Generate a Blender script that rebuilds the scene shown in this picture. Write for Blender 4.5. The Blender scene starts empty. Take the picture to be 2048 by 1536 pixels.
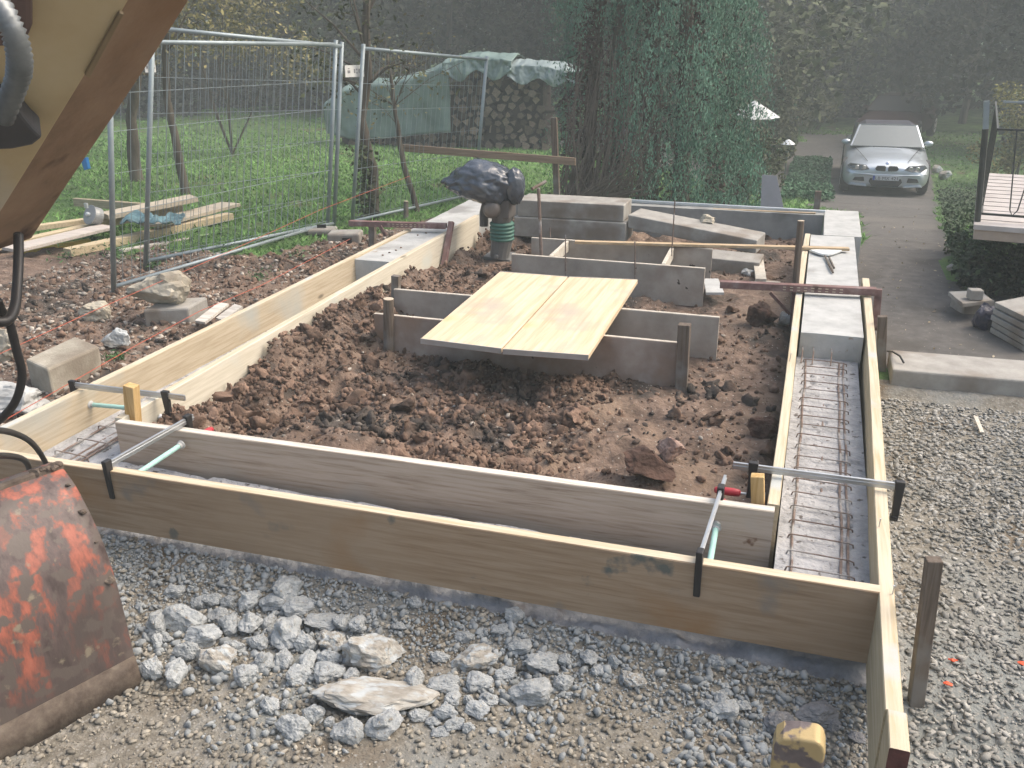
import bpy, math, random
import numpy as np
from mathutils import Vector, Matrix, Euler

# ---------------------------------------------------------------- camera, world, sun
F, PIT, ROLL, YAW, CH = 1780.579, 0.389318, -0.0120367, -0.3263029, 1.73
_c, _s = math.cos(ROLL), math.sin(ROLL); _cp, _sp = math.cos(PIT), math.sin(PIT)
_ry = Matrix.Rotation(-YAW, 3, 'Z')
CX = _ry @ Vector((_c, _s*_sp, _s*_cp)); CY = _ry @ Vector((-_s, _c*_sp, _c*_cp)); CF = _ry @ Vector((0, _cp, -_sp))
CAM = Vector((0, 0, CH))
scene = bpy.context.scene
COL = scene.collection
cd = bpy.data.cameras.new('camera'); cam = bpy.data.objects.new('camera', cd); COL.objects.link(cam)
cam.matrix_world = Matrix(((CX.x, CY.x, -CF.x, CAM.x), (CX.y, CY.y, -CF.y, CAM.y), (CX.z, CY.z, -CF.z, CAM.z), (0, 0, 0, 1)))
cd.sensor_width = 36; cd.lens = 36*F/2048; cd.clip_start = 0.05; cd.clip_end = 500
scene.camera = cam
SUN_EL, SUN_AZ = math.radians(52), math.radians(62)      # azimuth from +Y towards +X
w = bpy.data.worlds.new('World'); scene.world = w; w.use_nodes = True
nt = w.node_tree; bg = nt.nodes['Background']
sky = nt.nodes.new('ShaderNodeTexSky'); sky.sky_type = 'NISHITA'; sky.sun_disc = False
sky.sun_elevation = SUN_EL; sky.sun_rotation = SUN_AZ; sky.air_density = 1.2; sky.dust_density = 8; sky.ozone_density = 1
nt.links.new(sky.outputs[0], bg.inputs[0]); bg.inputs[1].default_value = 0.15
sl = bpy.data.lights.new('sun', 'SUN'); so = bpy.data.objects.new('sun', sl); COL.objects.link(so)
sl.energy = 0.62; sl.angle = math.radians(60); sl.color = (1, .985, .96)
so.rotation_euler = Vector((-math.sin(SUN_AZ)*math.cos(SUN_EL), -math.cos(SUN_AZ)*math.cos(SUN_EL), -math.sin(SUN_EL))).to_track_quat('-Z', 'Y').to_euler()
scene.view_settings.view_transform = 'Standard'; scene.view_settings.look = 'None'
scene.view_settings.exposure = 0.95; scene.view_settings.gamma = 1
scene.cycles.max_bounces = 6; scene.cycles.use_denoising = True

rnd = random.Random(7); rng = np.random.default_rng(7)

# ---------------------------------------------------------------- photo point -> place
def ray(px, py):
    return CX*((px-1024)/F) - CY*((py-768)/F) + CF
def at(px, py, z=0.0):
    d = ray(px, py); k = (z-CH)/d.z; return CAM + d*k
def onY(px, py, Y):
    d = ray(px, py); return CAM + d*(Y/d.y)
def onX(px, py, X):
    d = ray(px, py); return CAM + d*(X/d.x)
def atD(px, py, D):
    return CAM + ray(px, py)*D
def depth(p): return (Vector(p)-CAM).dot(CF)
def rpx(p, wpx): return wpx/2/F*depth(p)

# ---------------------------------------------------------------- noise and terrain
def _hash(ix, iy, s):
    n = (ix*374761393 + iy*668265263 + s*974634777) & 0xffffffff
    n = ((n ^ (n >> 13))*1274126177) & 0xffffffff
    return ((n ^ (n >> 16)) & 0xffff)/65535.0
def vnoise(x, y, s=0):
    x = np.asarray(x, float); y = np.asarray(y, float)
    ix = np.floor(x).astype(np.int64); iy = np.floor(y).astype(np.int64); fx = x-ix; fy = y-iy
    fx = fx*fx*(3-2*fx); fy = fy*fy*(3-2*fy)
    a = _hash(ix, iy, s); b = _hash(ix+1, iy, s); c = _hash(ix, iy+1, s); d = _hash(ix+1, iy+1, s)
    return (a+(b-a)*fx)*(1-fy) + (c+(d-c)*fx)*fy
def fbm(x, y, f, oct=4, s=0):
    r = 0; a = .5; t = 0
    for o in range(oct):
        r = r + a*vnoise(x*f, y*f, s+o*17); t += a; a *= .5; f *= 2.03
    return r/t - .5
def sstep(a, b, t): t = np.clip((t-a)/(b-a), 0, 1); return t*t*(3-2*t)
LX0, LX1, RX0, RX1 = -3.41, -3.0, 0.02, 0.38        # formwork trench faces
def gz(x, y):
    x = np.asarray(x, float); y = np.asarray(y, float)
    d1 = np.clip(y-10.5, 0, None); d2 = np.clip(y-8.6, 0, None)
    zl = -.30 - .07*np.clip(d1, 0, 10); zr = -.30 - .131*np.clip(d2, 0, 12.5)
    kx = sstep(-5.5, -1.0, x)
    z = zl*(1-kx) + zr*kx
    z = z + 0.10*sstep(30, 60, y)*(y-30)*.3
    n1 = fbm(x, y, 1.1, 4, 3); n2 = fbm(x, y, 5.5, 4, 9); n3 = fbm(x, y, 16, 3, 21)
    inside = sstep(LX1-.03, LX1+.05, x)*(1-sstep(RX0-.10, RX0-.04, x))*sstep(3.04, 3.12, y)*(1-sstep(8.8, 8.9, y))
    pile = np.exp(-((x+2.98)/.42)**2)*(.10 + .11*np.exp(-((y-4.9)/.9)**2))*(1-.4*sstep(6.0, 6.6, y))
    lump = .12*n1 + .16*n2 + .08*n3
    lump = lump + .07*np.maximum(0, n2)*3*np.maximum(0, fbm(x, y, 2.2, 2, 33)+.15)
    zi = -.262 + pile + lump*(1-.55*sstep(-1.1, -.4, x)) - .02*sstep(3.0, 3.6, y)*0
    zi = zi - .05*np.exp(-((x+1.5)/1.3)**2-((y-5.15)/.25)**2) + .05*np.exp(-((y-3.35)/.3)**2)*sstep(-1.0, -2.2, x)
    kf = np.exp(-(((x+2.55)/.22)**2+((y-7.35)/.25)**2)**2); zi = zi*(1-kf) - .27*kf
    trench = (sstep(LX0-.06, LX0-.02, x)*(1-sstep(LX1+.0, LX1+.04, x))*sstep(2.6, 2.66, y)*(1-sstep(8.85, 8.9, y))
              + sstep(RX0-.03, RX0, x)*(1-sstep(RX1+.0, RX1+.04, x))*sstep(2.6, 2.66, y)*(1-sstep(8.85, 8.9, y))
              + sstep(LX0-.1, LX0-.05, x)*(1-sstep(RX1, RX1+.04, x))*sstep(2.6, 2.66, y)*(1-sstep(3.02, 3.06, y)))
    trench = np.clip(trench, 0, 1)
    front = 1-sstep(2.35, 2.75, y)
    zf = -.42 + .03*n1 + .025*n2 + .012*n3
    left = 1-sstep(-3.75, -3.5, x); nearl = left*(1-sstep(7.0, 9.5, y))
    rightg = sstep(.42, .5, x)*(1-sstep(5.2, 5.3, y))
    z = z + .02*n2*(1-sstep(10, 14, y)) + .25*n1*sstep(14, 22, y)*(1-kx)
    z = z + nearl*(.10 + .12*n1 + .07*n2 + .05*n3 - .06)
    z = z*(1-rightg) + rightg*(-.34 + .03*n1 + .012*n2 + .006*n3)
    z = z*(1-front) + zf*front
    z = z*(1-inside) + zi*inside
    z = z*(1-trench) - .46*trench
    return z
def gzs(x, y): return float(gz(np.array([x]), np.array([y]))[0])
def G(px, py):
    z = -.3; p = at(px, py, z)
    for i in range(60):
        z = .5*z + .5*gzs(p.x, p.y); p = at(px, py, z)
    return p
def GS(px, py):                      # same, ignoring the small lumps
    z = -.3; p = at(px, py, z)
    for i in range(90):
        y = p.y; kx = min(1, max(0, (p.x+5.5)/4.5)); kx = kx*kx*(3-2*kx)
        zz = (-.30-.07*min(10, max(0, y-10.5)))*(1-kx)+(-.30-.131*min(12.5, max(0, y-8.6)))*kx
        z = .5*z+.5*zz; p = at(px, py, z)
    return p

# ---------------------------------------------------------------- mesh building
class MB:
    def __init__(s): s.v = []; s.f = []
    def add(s, vs, fs):
        n = len(s.v); s.v += [tuple(v) for v in vs]; s.f += [tuple(n+i for i in f) for f in fs]; return s
    def hexa(s, p):   # p: 4 bottom, 4 top (same winding)
        return s.add(p, [(3, 2, 1, 0), (4, 5, 6, 7), (0, 1, 5, 4), (1, 2, 6, 5), (2, 3, 7, 6), (3, 0, 4, 7)])
    def box(s, c, d, R=None):
        c = Vector(c); h = Vector(d)/2; R = R or Matrix.Identity(3)
        P = [c + R @ Vector((a*h.x, b*h.y, e*h.z)) for e in (-1, 1) for a, b in ((-1, -1), (1, -1), (1, 1), (-1, 1))]
        return s.hexa(P)
    def bar(s, a, b, wd, ht, up=(0, 0, 1)):        # box beam from a to b
        a = Vector(a); b = Vector(b); t = (b-a).normalized(); u = Vector(up); sd = t.cross(u).normalized(); u = sd.cross(t)
        q = [(-1, -1), (1, -1), (1, 1), (-1, 1)]
        P = [a + sd*wd/2*i + u*ht/2*j for i, j in q] + [b + sd*wd/2*i + u*ht/2*j for i, j in q]
        return s.hexa(P)
    def prism(s, poly, off):
        poly = [Vector(p) for p in poly]; off = Vector(off); n = len(poly)
        return s.add(poly+[p+off for p in poly], [tuple(range(n-1, -1, -1)), tuple(range(n, 2*n))]+[(i, (i+1) % n, n+(i+1) % n, n+i) for i in range(n)])
    def tube(s, pts, r, n=8, cap=True):
        pts = [Vector(p) for p in pts]; m = len(pts); rs = r if hasattr(r, '__len__') else [r]*m
        vs = []; ref = None
        for i, p in enumerate(pts):
            t = (pts[min(i+1, m-1)]-pts[max(i-1, 0)]).normalized()
            if ref is None: ref = t.orthogonal().normalized()
            ref = (ref - t*ref.dot(t)).normalized(); b = t.cross(ref)
            for k in range(n):
                a = 2*math.pi*k/n; vs.append(p + ref*math.cos(a)*rs[i] + b*math.sin(a)*rs[i])
        fs = [(i*n+k, i*n+(k+1) % n, (i+1)*n+(k+1) % n, (i+1)*n+k) for i in range(m-1) for k in range(n)]
        if cap: fs += [tuple(range(n-1, -1, -1)), tuple(range((m-1)*n, m*n))]
        return s.add(vs, fs)
    def lathe(s, c, prof, n=20, axis=(0, 0, 1)):
        c = Vector(c); ax = Vector(axis).normalized(); u = ax.orthogonal().normalized(); v = ax.cross(u); vs = []
        for r, z in prof:
            for k in range(n):
                a = 2*math.pi*k/n; vs.append(c + ax*z + (u*math.cos(a)+v*math.sin(a))*r)
        m = len(prof)
        fs = [(i*n+k, i*n+(k+1) % n, (i+1)*n+(k+1) % n, (i+1)*n+k) for i in range(m-1) for k in range(n)]
        fs += [tuple(range(n-1, -1, -1)), tuple(range((m-1)*n, m*n))]
        return s.add(vs, fs)
    def build(s, name, mat, parent=None, origin=None, smooth=False, bevel=0, seg=2, sub=0):
        me = bpy.data.meshes.new(name)
        if parent is not None: o0 = parent.matrix_world.translation if parent.parent is None else TL(parent)
        else: o0 = Vector(origin) if origin is not None else Vector(np.mean(np.array(s.v), axis=0).tolist()[:2]+[min(v[2] for v in s.v)])
        me.from_pydata([(v[0]-o0[0], v[1]-o0[1], v[2]-o0[2]) for v in s.v], [], s.f)
        me.materials.append(mat)
        if smooth: me.shade_smooth()
        me.update()
        o = bpy.data.objects.new(name, me); COL.objects.link(o)
        if parent is not None: o.parent = parent
        else: o.location = o0
        o['_o'] = [float(q) for q in o0]
        if bevel:
            b = o.modifiers.new('b', 'BEVEL'); b.width = bevel; b.segments = seg; b.limit_method = 'ANGLE'; b.angle_limit = .6
        if sub:
            b = o.modifiers.new('s', 'SUBSURF'); b.levels = sub; b.render_levels = sub
        return o
def TL(o): return Vector(o['_o'])
def tag(o, label, cat, group=None, kind=None):
    if label: o['label'] = label
    if cat: o['category'] = cat
    if group: o['group'] = group
    if kind: o['kind'] = kind
    return o
def thing(name, loc, label, cat, group=None):
    o = bpy.data.objects.new(name, None); COL.objects.link(o); o.location = loc; o['_o'] = [float(q) for q in loc]
    o.empty_display_size = .1
    o.matrix_world = Matrix.Translation(Vector(loc))
    return tag(o, label, cat, group)
def np_mesh(name, V, T, mat, smooth=False, kind=None):   # V (n,3), T (m,k)
    me = bpy.data.meshes.new(name); k = T.shape[1]
    me.vertices.add(len(V)); me.vertices.foreach_set('co', np.ascontiguousarray(V, dtype=np.float32).ravel())
    me.loops.add(T.size); me.loops.foreach_set('vertex_index', np.ascontiguousarray(T, dtype=np.int32).ravel())
    me.polygons.add(len(T)); me.polygons.foreach_set('loop_start', np.arange(0, T.size, k, dtype=np.int32))
    me.polygons.foreach_set('loop_total', np.full(len(T), k, dtype=np.int32))
    me.materials.append(mat); me.update(calc_edges=True)
    if smooth: me.shade_smooth()
    o = bpy.data.objects.new(name, me); COL.objects.link(o)
    if kind: o['kind'] = kind
    o['_o'] = [0., 0., 0.]
    return o

# ---------------------------------------------------------------- materials
def mat(name, stops, scale=4, stretch=(1, 1, 1), detail=6, rough=.85, bump=.25, bscale=None, bdist=.01, metal=0, blot=None,
        island=0, orand=0, dist=0.0, spec=.3, alpha=None, vor=None, blots=()):
    m = bpy.data.materials.new(name); m.use_nodes = True; n = m.node_tree; N = n.nodes; L = n.links
    P = N['Principled BSDF']; P.inputs['Roughness'].default_value = rough; P.inputs['Metallic'].default_value = metal
    P.inputs['Specular IOR Level'].default_value = spec
    tc = N.new('ShaderNodeTexCoord'); mp = N.new('ShaderNodeMapping'); mp.inputs['Scale'].default_value = stretch
    L.new(tc.outputs['Object'], mp.inputs[0])
    nz = N.new('ShaderNodeTexNoise'); nz.inputs['Scale'].default_value = scale; nz.inputs['Detail'].default_value = detail
    nz.inputs['Roughness'].default_value = .62; nz.inputs['Distortion'].default_value = dist; L.new(mp.outputs[0], nz.inputs[0])
    cr = N.new('ShaderNodeValToRGB'); el = cr.color_ramp.elements
    while len(el) < len(stops): el.new(.5)
    for e, (p, c) in zip(el, stops): e.position = p; e.color = (*c, 1)
    L.new(nz.outputs[0], cr.inputs[0]); out = cr.outputs[0]
    bl = ([blot] if blot else []) + list(blots)
    for q, (bc, bs, lo, hi) in enumerate(bl):
        n2 = N.new('ShaderNodeTexNoise'); n2.inputs['Scale'].default_value = bs; n2.inputs['Detail'].default_value = 5
        mp2 = N.new('ShaderNodeMapping'); mp2.inputs['Location'].default_value = (3.1*q+1.7, 2.3, 5.1*q)
        L.new(tc.outputs['Object'], mp2.inputs[0]); L.new(mp2.outputs[0], n2.inputs[0])
        mr = N.new('ShaderNodeMapRange'); mr.inputs[1].default_value = lo; mr.inputs[2].default_value = hi; L.new(n2.outputs[0], mr.inputs[0])
        mx = N.new('ShaderNodeMix'); mx.data_type = 'RGBA'; L.new(mr.outputs[0], mx.inputs[0]); L.new(out, mx.inputs[6])
        mx.inputs[7].default_value = (*bc, 1); out = mx.outputs[2]
    if vor:      # stone speckle: (colour, scale, threshold)
        vo = N.new('ShaderNodeTexVoronoi'); vo.inputs['Scale'].default_value = vor[1]; L.new(tc.outputs['Object'], vo.inputs[0])
        mr = N.new('ShaderNodeMapRange'); mr.inputs[1].default_value = vor[2]; mr.inputs[2].default_value = vor[2]*.7; L.new(vo.outputs[0], mr.inputs[0])
        mx = N.new('ShaderNodeMix'); mx.data_type = 'RGBA'; L.new(mr.outputs[0], mx.inputs[0]); L.new(out, mx.inputs[6])
        mx.inputs[7].default_value = (*vor[0], 1); out = mx.outputs[2]
    for amt, src in ((island, 'g'), (orand, 'o')):
        if amt:
            g = N.new('ShaderNodeNewGeometry') if src == 'g' else N.new('ShaderNodeObjectInfo')
            mr = N.new('ShaderNodeMapRange'); mr.inputs[3].default_value = 1-amt; mr.inputs[4].default_value = 1+amt
            L.new(g.outputs['Random Per Island' if src == 'g' else 'Random'], mr.inputs[0])
            hs = N.new('ShaderNodeHueSaturation'); L.new(mr.outputs[0], hs.inputs['Value']); L.new(out, hs.inputs['Color']); out = hs.outputs[0]
    L.new(out, P.inputs['Base Color'])
    if bump:
        bn = N.new('ShaderNodeTexNoise'); bn.inputs['Scale'].default_value = bscale or scale*3; bn.inputs['Detail'].default_value = 8
        L.new(mp.outputs[0], bn.inputs[0]); bp = N.new('ShaderNodeBump'); bp.inputs['Strength'].default_value = bump
        bp.inputs['Distance'].default_value = bdist; L.new(bn.outputs[0], bp.inputs['Height']); L.new(bp.outputs[0], P.inputs['Normal'])
    return m
def wood(name, a, b, axis, blot=None, rough=.75, blots=(), dark=None, grain=1.0, bump=.25, island=0):
    st = {'x': (.045, 1, 1), 'y': (1, .045, 1), 'z': (1, 1, .045)}[axis]
    dk = dark or tuple(c*.72 for c in a)
    m = mat(name, [(.22, dk), (.44, a), (.60, b), (.78, tuple(c*.95 for c in a))], scale=62*grain, stretch=st, detail=6, rough=rough, bump=bump, bscale=130, bdist=.0012, blot=blot, dist=.35, blots=blots, spec=.2, island=island)
    # knots
    n = m.node_tree; N = n.nodes; L = n.links; P = N['Principled BSDF']
    vo = N.new('ShaderNodeTexVoronoi'); vo.inputs['Scale'].default_value = 2.3; vo.inputs['Randomness'].default_value = 1
    tc = N.new('ShaderNodeTexCoord'); mp = N.new('ShaderNodeMapping'); mp.inputs['Scale'].default_value = {'x': (.55, 1.6, 1.6), 'y': (1.6, .55, 1.6), 'z': (1.6, 1.6, .55)}[axis]
    L.new(tc.outputs['Object'], mp.inputs[0]); L.new(mp.outputs[0], vo.inputs[0])
    mr = N.new('ShaderNodeMapRange'); mr.inputs[1].default_value = .075; mr.inputs[2].default_value = .035; L.new(vo.outputs[0], mr.inputs[0])
    src = P.inputs['Base Color'].links[0].from_socket
    mx = N.new('ShaderNodeMix'); mx.data_type = 'RGBA'; L.new(mr.outputs[0], mx.inputs[0]); L.new(src, mx.inputs[6]); mx.inputs[7].default_value = (*[c*.45 for c in a], 1)
    L.new(mx.outputs[2], P.inputs['Base Color'])
    return m
def plain(name, c, rough=.6, metal=0, spec=.4, var=.12, bump=.1):
    return mat(name, [(.3, tuple(max(0, q*(1-var)) for q in c)), (.7, tuple(q*(1+var) for q in c))], scale=9, rough=rough, metal=metal, spec=spec, bump=bump, bdist=.003)

# ---------------------------------------------------------------- ground sheets
def seq(lo, hi, st, far, n):
    a = np.arange(lo, hi+st/2, st); k = np.linspace(0, 1, n+1)[1:]**2.2
    return a, k
xs = np.concatenate([(-6.2-84*(np.linspace(0, 1, 71)[1:]**2))[::-1], np.arange(-6.2, 3.2, .032), 3.2+56*(np.linspace(0, 1, 61)[1:]**2)])
ys = np.concatenate([(1.1-9*(np.linspace(0, 1, 14)[1:]**1.5))[::-1], np.arange(1.1, 9.8, .032), 9.8+90*(np.linspace(0, 1, 111)[1:]**1.8)])
XX, YY = np.meshgrid(xs, ys); ZZ = gz(XX, YY)
def interp_line(pts):
    P = [GS(*p) for p in pts]; return P
soil_line = sorted([(p.x, p.y) for p in interp_line([(-200, 545), (0, 515), (150, 500), (300, 508), (420, 515), (520, 520), (640, 492), (760, 474), (900, 440), (970, 410)])])
dr = sorted([(p.y, p.x) for p in interp_line([(2500, 640), (2300, 612), (1908, 596), (1902, 560), (1885, 470), (1872, 400), (1862, 345), (1850, 300)])])
dl = sorted([(p.y, p.x) for p in interp_line([(1718, 560), (1718, 428), (1612, 412), (1672, 372), (1668, 330), (1600, 268)])])
SL = np.array(soil_line); DR = np.array(dr); DL = np.array(dl)
def is_soil(x, y):
    n = fbm(x, y, 1.7, 3, 71)*.9
    return (y < np.interp(x, SL[:, 0], SL[:, 1]) + n) & (x < .4) & (y < 9.6 + n)
def is_drive(x, y):
    n = fbm(x, y, 1.3, 3, 5)*.25
    lo = np.interp(y, DL[:, 0], DL[:, 1]); hi = np.interp(y, DR[:, 0], DR[:, 1])
    lo = np.where(y < 9.15, .40, lo); hi = np.where(y < 7.35, 4.5, hi)
    back = (y > 20) & (y < 30) & (x > -6) & (x < hi)
    return ((y > 5.6) & (x > lo+n*(y > 9.2)) & (x < hi+n) & (y < 32)) | back
xc = (xs[:-1]+xs[1:])/2; yc = (ys[:-1]+ys[1:])/2; XC, YC = np.meshgrid(xc, yc)
nb = fbm(XC, YC, 3, 3, 44)*.12
m_gravel = ((YC < 2.72+nb*.3) & (XC > -3.3-.5*(2.7-YC))) | ((XC > .39) & (YC < 5.4))
m_drive = is_drive(XC, YC) & ~m_gravel
m_soil = is_soil(XC, YC) & ~m_gravel & ~m_drive
m_grass = ~(m_gravel | m_drive | m_soil)
nx = len(xs)
def sheet(name, mask, mt):
    j, i = np.nonzero(mask); a = j*nx+i; Fc = np.stack([a, a+1, a+1+nx, a+nx], 1)
    u, inv = np.unique(Fc, return_inverse=True); Fc = inv.reshape(Fc.shape)
    V = np.stack([XX.ravel()[u], YY.ravel()[u], ZZ.ravel()[u]], 1)
    return np_mesh(name, V, Fc, mt, smooth=True, kind='structure')
M_gravel = mat('gravel ground', [(.25, (.10, .09, .072)), (.5, (.19, .175, .145)), (.75, (.30, .29, .26))], scale=30, detail=10, rough=.95, bump=.8, bscale=70, bdist=.012,
               blot=((.21, .22, .21), 1.6, .5, .62), vor=((.27, .26, .235), 55, .30), blots=[((.15, .12, .085), 2.3, .55, .68)])
M_soil = mat('soil', [(.22, (.045, .032, .025)), (.45, (.13, .092, .070)), (.62, (.215, .155, .118)), (.8, (.31, .245, .195))], scale=9, detail=12, rough=.95, bump=.9, bscale=34, bdist=.02,
             blots=[((.20, .145, .105), 1.7, .54, .70), ((.06, .05, .043), 2.6, .56, .66)], vor=((.33, .30, .26), 36, .16))
M_meadow = mat('meadow turf', [(.3, (.04, .075, .022)), (.5, (.07, .13, .04)), (.7, (.12, .18, .06))], scale=3, detail=8, rough=.95, bump=.5, bscale=40, bdist=.02, blot=((.10, .075, .045), 1.3, .6, .72))
M_drive = mat('gravel drive', [(.3, (.075, .072, .068)), (.55, (.105, .10, .095)), (.8, (.15, .145, .135))], scale=12, detail=10, rough=.95, bump=.5, bscale=120, bdist=.006, blot=((.13, .122, .11), .7, .48, .66), vor=((.28, .26, .22), 22, .10), blots=[((.07, .066, .06), 2.1, .58, .7)])
sheet('ground', m_gravel, M_gravel); sheet('soil', m_soil, M_soil); sheet('driveway', m_drive, M_drive); sheet('meadow', m_grass, M_meadow)

# ---------------------------------------------------------------- stones
import bmesh
def ico(sub, seed, rough=.28, cuts=5, squash=(1, 1, .75), fine=.0, hmin=.5):
    r = random.Random(seed); bm = bmesh.new(); bmesh.ops.create_icosphere(bm, subdivisions=sub, radius=1)
    V = np.array([v.co[:] for v in bm.verts]); T = np.array([[q.index for q in f.verts] for f in bm.faces]); bm.free()
    for k in range(cuts):           # flatten facets
        d = np.array([r.gauss(0, 1) for _ in range(3)]); d /= np.linalg.norm(d); h = r.uniform(hmin, .85)
        e = V @ d; V = V - np.outer(np.clip(e-h, 0, None), d)
    n = ((fbm(V[:, 0]+seed, V[:, 1], 1.7, 3, seed)+fbm(V[:, 1]+seed, V[:, 2], 1.7, 3, seed+1)+fbm(V[:, 2]+seed, V[:, 0], 1.7, 3, seed+2))*rough*1.5)
    V = V*(1+n)[:, None]
    if fine: V = V*(1+fine*fbm(V[:, 0]*1.3+V[:, 2]*1.1+9, V[:, 1]+V[:, 2]*1.7, 5, 3, seed+5))[:, None]
    V[:, 0] /= np.abs(V[:, 0]).max(); V[:, 1] /= np.abs(V[:, 1]).max(); V[:, 2] /= np.abs(V[:, 2]).max()
    V[:, 0] *= squash[0]; V[:, 1] *= squash[1]; V[:, 2] *= squash[2]
    return V, T
def euler_mats(n, tilt=math.pi, g=rng):
    a = g.uniform(0, 2*math.pi, n); b = g.uniform(-tilt, tilt, n); c = g.uniform(0, 2*math.pi, n)
    ca, sa, cb, sb, cc, sc = np.cos(a), np.sin(a), np.cos(b), np.sin(b), np.cos(c), np.sin(c); o = np.zeros(n); l = np.ones(n)
    Z1 = np.stack([np.stack([ca, -sa, o], 1), np.stack([sa, ca, o], 1), np.stack([o, o, l], 1)], 1)
    X1 = np.stack([np.stack([l, o, o], 1), np.stack([o, cb, -sb], 1), np.stack([o, sb, cb], 1)], 1)
    Z2 = np.stack([np.stack([cc, -sc, o], 1), np.stack([sc, cc, o], 1), np.stack([o, o, l], 1)], 1)
    return Z1 @ X1 @ Z2
def merge(bases, P, S, R):        # bases list of (V,T); P (n,3) S (n,3) R (n,3,3)
    Vs, Ts = [], []; off = 0; n = len(P); pick = rng.integers(0, len(bases), n)
    for b, (V, T) in enumerate(bases):
        q = np.nonzero(pick == b)[0]
        if not len(q): continue
        W = V[None]*S[q][:, None, :]; W = np.einsum('nij,nkj->nki', R[q], W) + P[q][:, None, :]
        Vs.append(W.reshape(-1, 3)); Ts.append((T[None]+(np.arange(len(q))*len(V))[:, None, None]).reshape(-1, T.shape[1])+off); off += len(q)*len(V)
    return np.concatenate(Vs), np.concatenate(Ts)
def scatter(name, xy, size, mt, sub=1, flat=.6, tilt=.5, sink=.25, label=None, cat=None, seed=0, cuts=4, rough=.25, parent=None):
    bases = [ico(sub, seed*10+k, rough, cuts, (1, rnd.uniform(.55, .95), flat), hmin=.3) for k in range(8)]
    n = len(xy); S = np.repeat(size[:, None], 3, 1)*rng.uniform(.75, 1.25, (n, 3))
    z = gz(xy[:, 0], xy[:, 1]); P = np.stack([xy[:, 0], xy[:, 1], z + size*flat*(1-sink*2)], 1)
    V, T = merge(bases, P, S, euler_mats(n, tilt)); o = np_mesh(name, V, T, mt, kind='stuff')
    tag(o, label, cat); return o
def uni(n, x0, x1, y0, y1): return np.stack([rng.uniform(x0, x1, n), rng.uniform(y0, y1, n)], 1)
def psize(n, lo, hi, p=2.2): return lo + (hi-lo)*rng.random(n)**p
M_stone = mat('gravel stone', [(.3, (.17, .155, .125)), (.55, (.27, .25, .21)), (.75, (.39, .37, .32))], scale=5, rough=.9, bump=.4, bscale=60, bdist=.004, island=.38)
M_stoneb = mat('blue grey rubble', [(.3, (.19, .205, .21)), (.55, (.295, .315, .32)), (.78, (.40, .42, .425))], scale=12, rough=.92, bump=.7, bscale=70, bdist=.006, island=.16)
M_stoned = mat('shard stone', [(.3, (.18, .18, .165)), (.55, (.275, .27, .25)), (.75, (.37, .365, .34))], scale=7, rough=.9, bump=.4, bscale=60, bdist=.004, island=.30)
# front strip
p = uni(34000, -2.9, .36, 1.25, 2.62); d = fbm(p[:, 0], p[:, 1], 3.0, 3, 91)+.5
p = p[rng.random(len(p)) < np.clip((d-.3)*2.6, .25, 1)]
scatter('gravel', p, psize(len(p), .0035, .017, 2.4), M_stone, sub=1, label='brown gravel and pebbles strewn before the front board', cat='gravel', seed=1)
def band(n, f):
    p = uni(n, -2.9, .36, 1.7, 2.62); return p[f(p[:, 0], p[:, 1])]
p = uni(9000, -3.0, .36, 1.75, 2.6); c = fbm(p[:, 0], p[:, 1], 2.6, 3, 17)+.5
keep = rng.random(len(p)) < np.clip((c-.34)*3.5, .05, 1)*np.clip((p[:, 1]-1.75)*2.2+(p[:, 0] < -1)*.3, 0, 1)
p = p[keep]; scatter('rubble_gravel', p, psize(len(p), .005, .024, 2.4), M_stoneb, sub=1, flat=.75, tilt=1.2, label='pale blue-grey crushed concrete crumbs below the front board', cat='rubble', seed=2, cuts=6)
p = uni(9000, -3.3, .36, 2.28, 2.62); k_ = rng.random(len(p)) < np.clip((p[:, 1]-2.2)*3.2, .1, 1); p = p[k_]
scatter('grit', p, psize(len(p), .003, .012, 2.0), M_stoneb, sub=1, flat=.8, tilt=2, label='fine grey grit along the foot of the front board', cat='grit', seed=12, cuts=6)
# right strip
p = uni(76000, .44, 2.9, 1.2, 5.2); d = fbm(p[:, 0], p[:, 1], 1.3, 3, 55)+.5
dist = np.clip((p[:, 1]-1.2)/4, 0, 1)
p = p[rng.random(len(p)) < np.clip(.2+(d-.28)*3, .2, 1)*(1-.45*dist)]
scatter('crushed_stone', p, psize(len(p), .005, .021, 2.3), M_stoned, sub=1, flat=.30, tilt=.8, sink=.12, label='grey broken stone shards covering the ground right of the formwork', cat='gravel', seed=3, cuts=11, rough=.15)
# left bank
p = uni(9000, -6.2, -3.46, 2.7, 8.2); p = p[is_soil(p[:, 0], p[:, 1]) & (rng.random(len(p)) < np.clip((fbm(p[:, 0], p[:, 1], 1.5, 3, 77)+.25)*3, .08, 1))]
M_peb = mat('bank pebble', [(.3, (.20, .17, .14)), (.6, (.34, .31, .27)), (.8, (.52, .49, .45))], scale=6, rough=.9, bump=.2, island=.45)
scatter('bank_pebbles', p, psize(len(p), .006, .03, 3.2), M_peb, sub=1, label='pale pebbles scattered over the brown soil bank on the left', cat='pebbles', seed=4)
M_clod = mat('soil clod', [(.25, (.052, .036, .027)), (.48, (.14, .093, .068)), (.66, (.22, .148, .108)), (.82, (.31, .23, .175))], scale=9, detail=10, rough=.95, bump=.9, bscale=45, bdist=.01, island=.34, blot=((.065, .055, .048), 2.2, .54, .64))
p = uni(9000, -6.2, -3.46, 2.7, 8.0); p = p[is_soil(p[:, 0], p[:, 1])]
scatter('bank_clods', p, psize(len(p), .006, .045, 4.0), M_clod, sub=2, flat=.7, tilt=3, sink=.45, label='crumbly brown soil clods on the left bank', cat='soil clods', seed=5, cuts=9, rough=.9)
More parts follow.
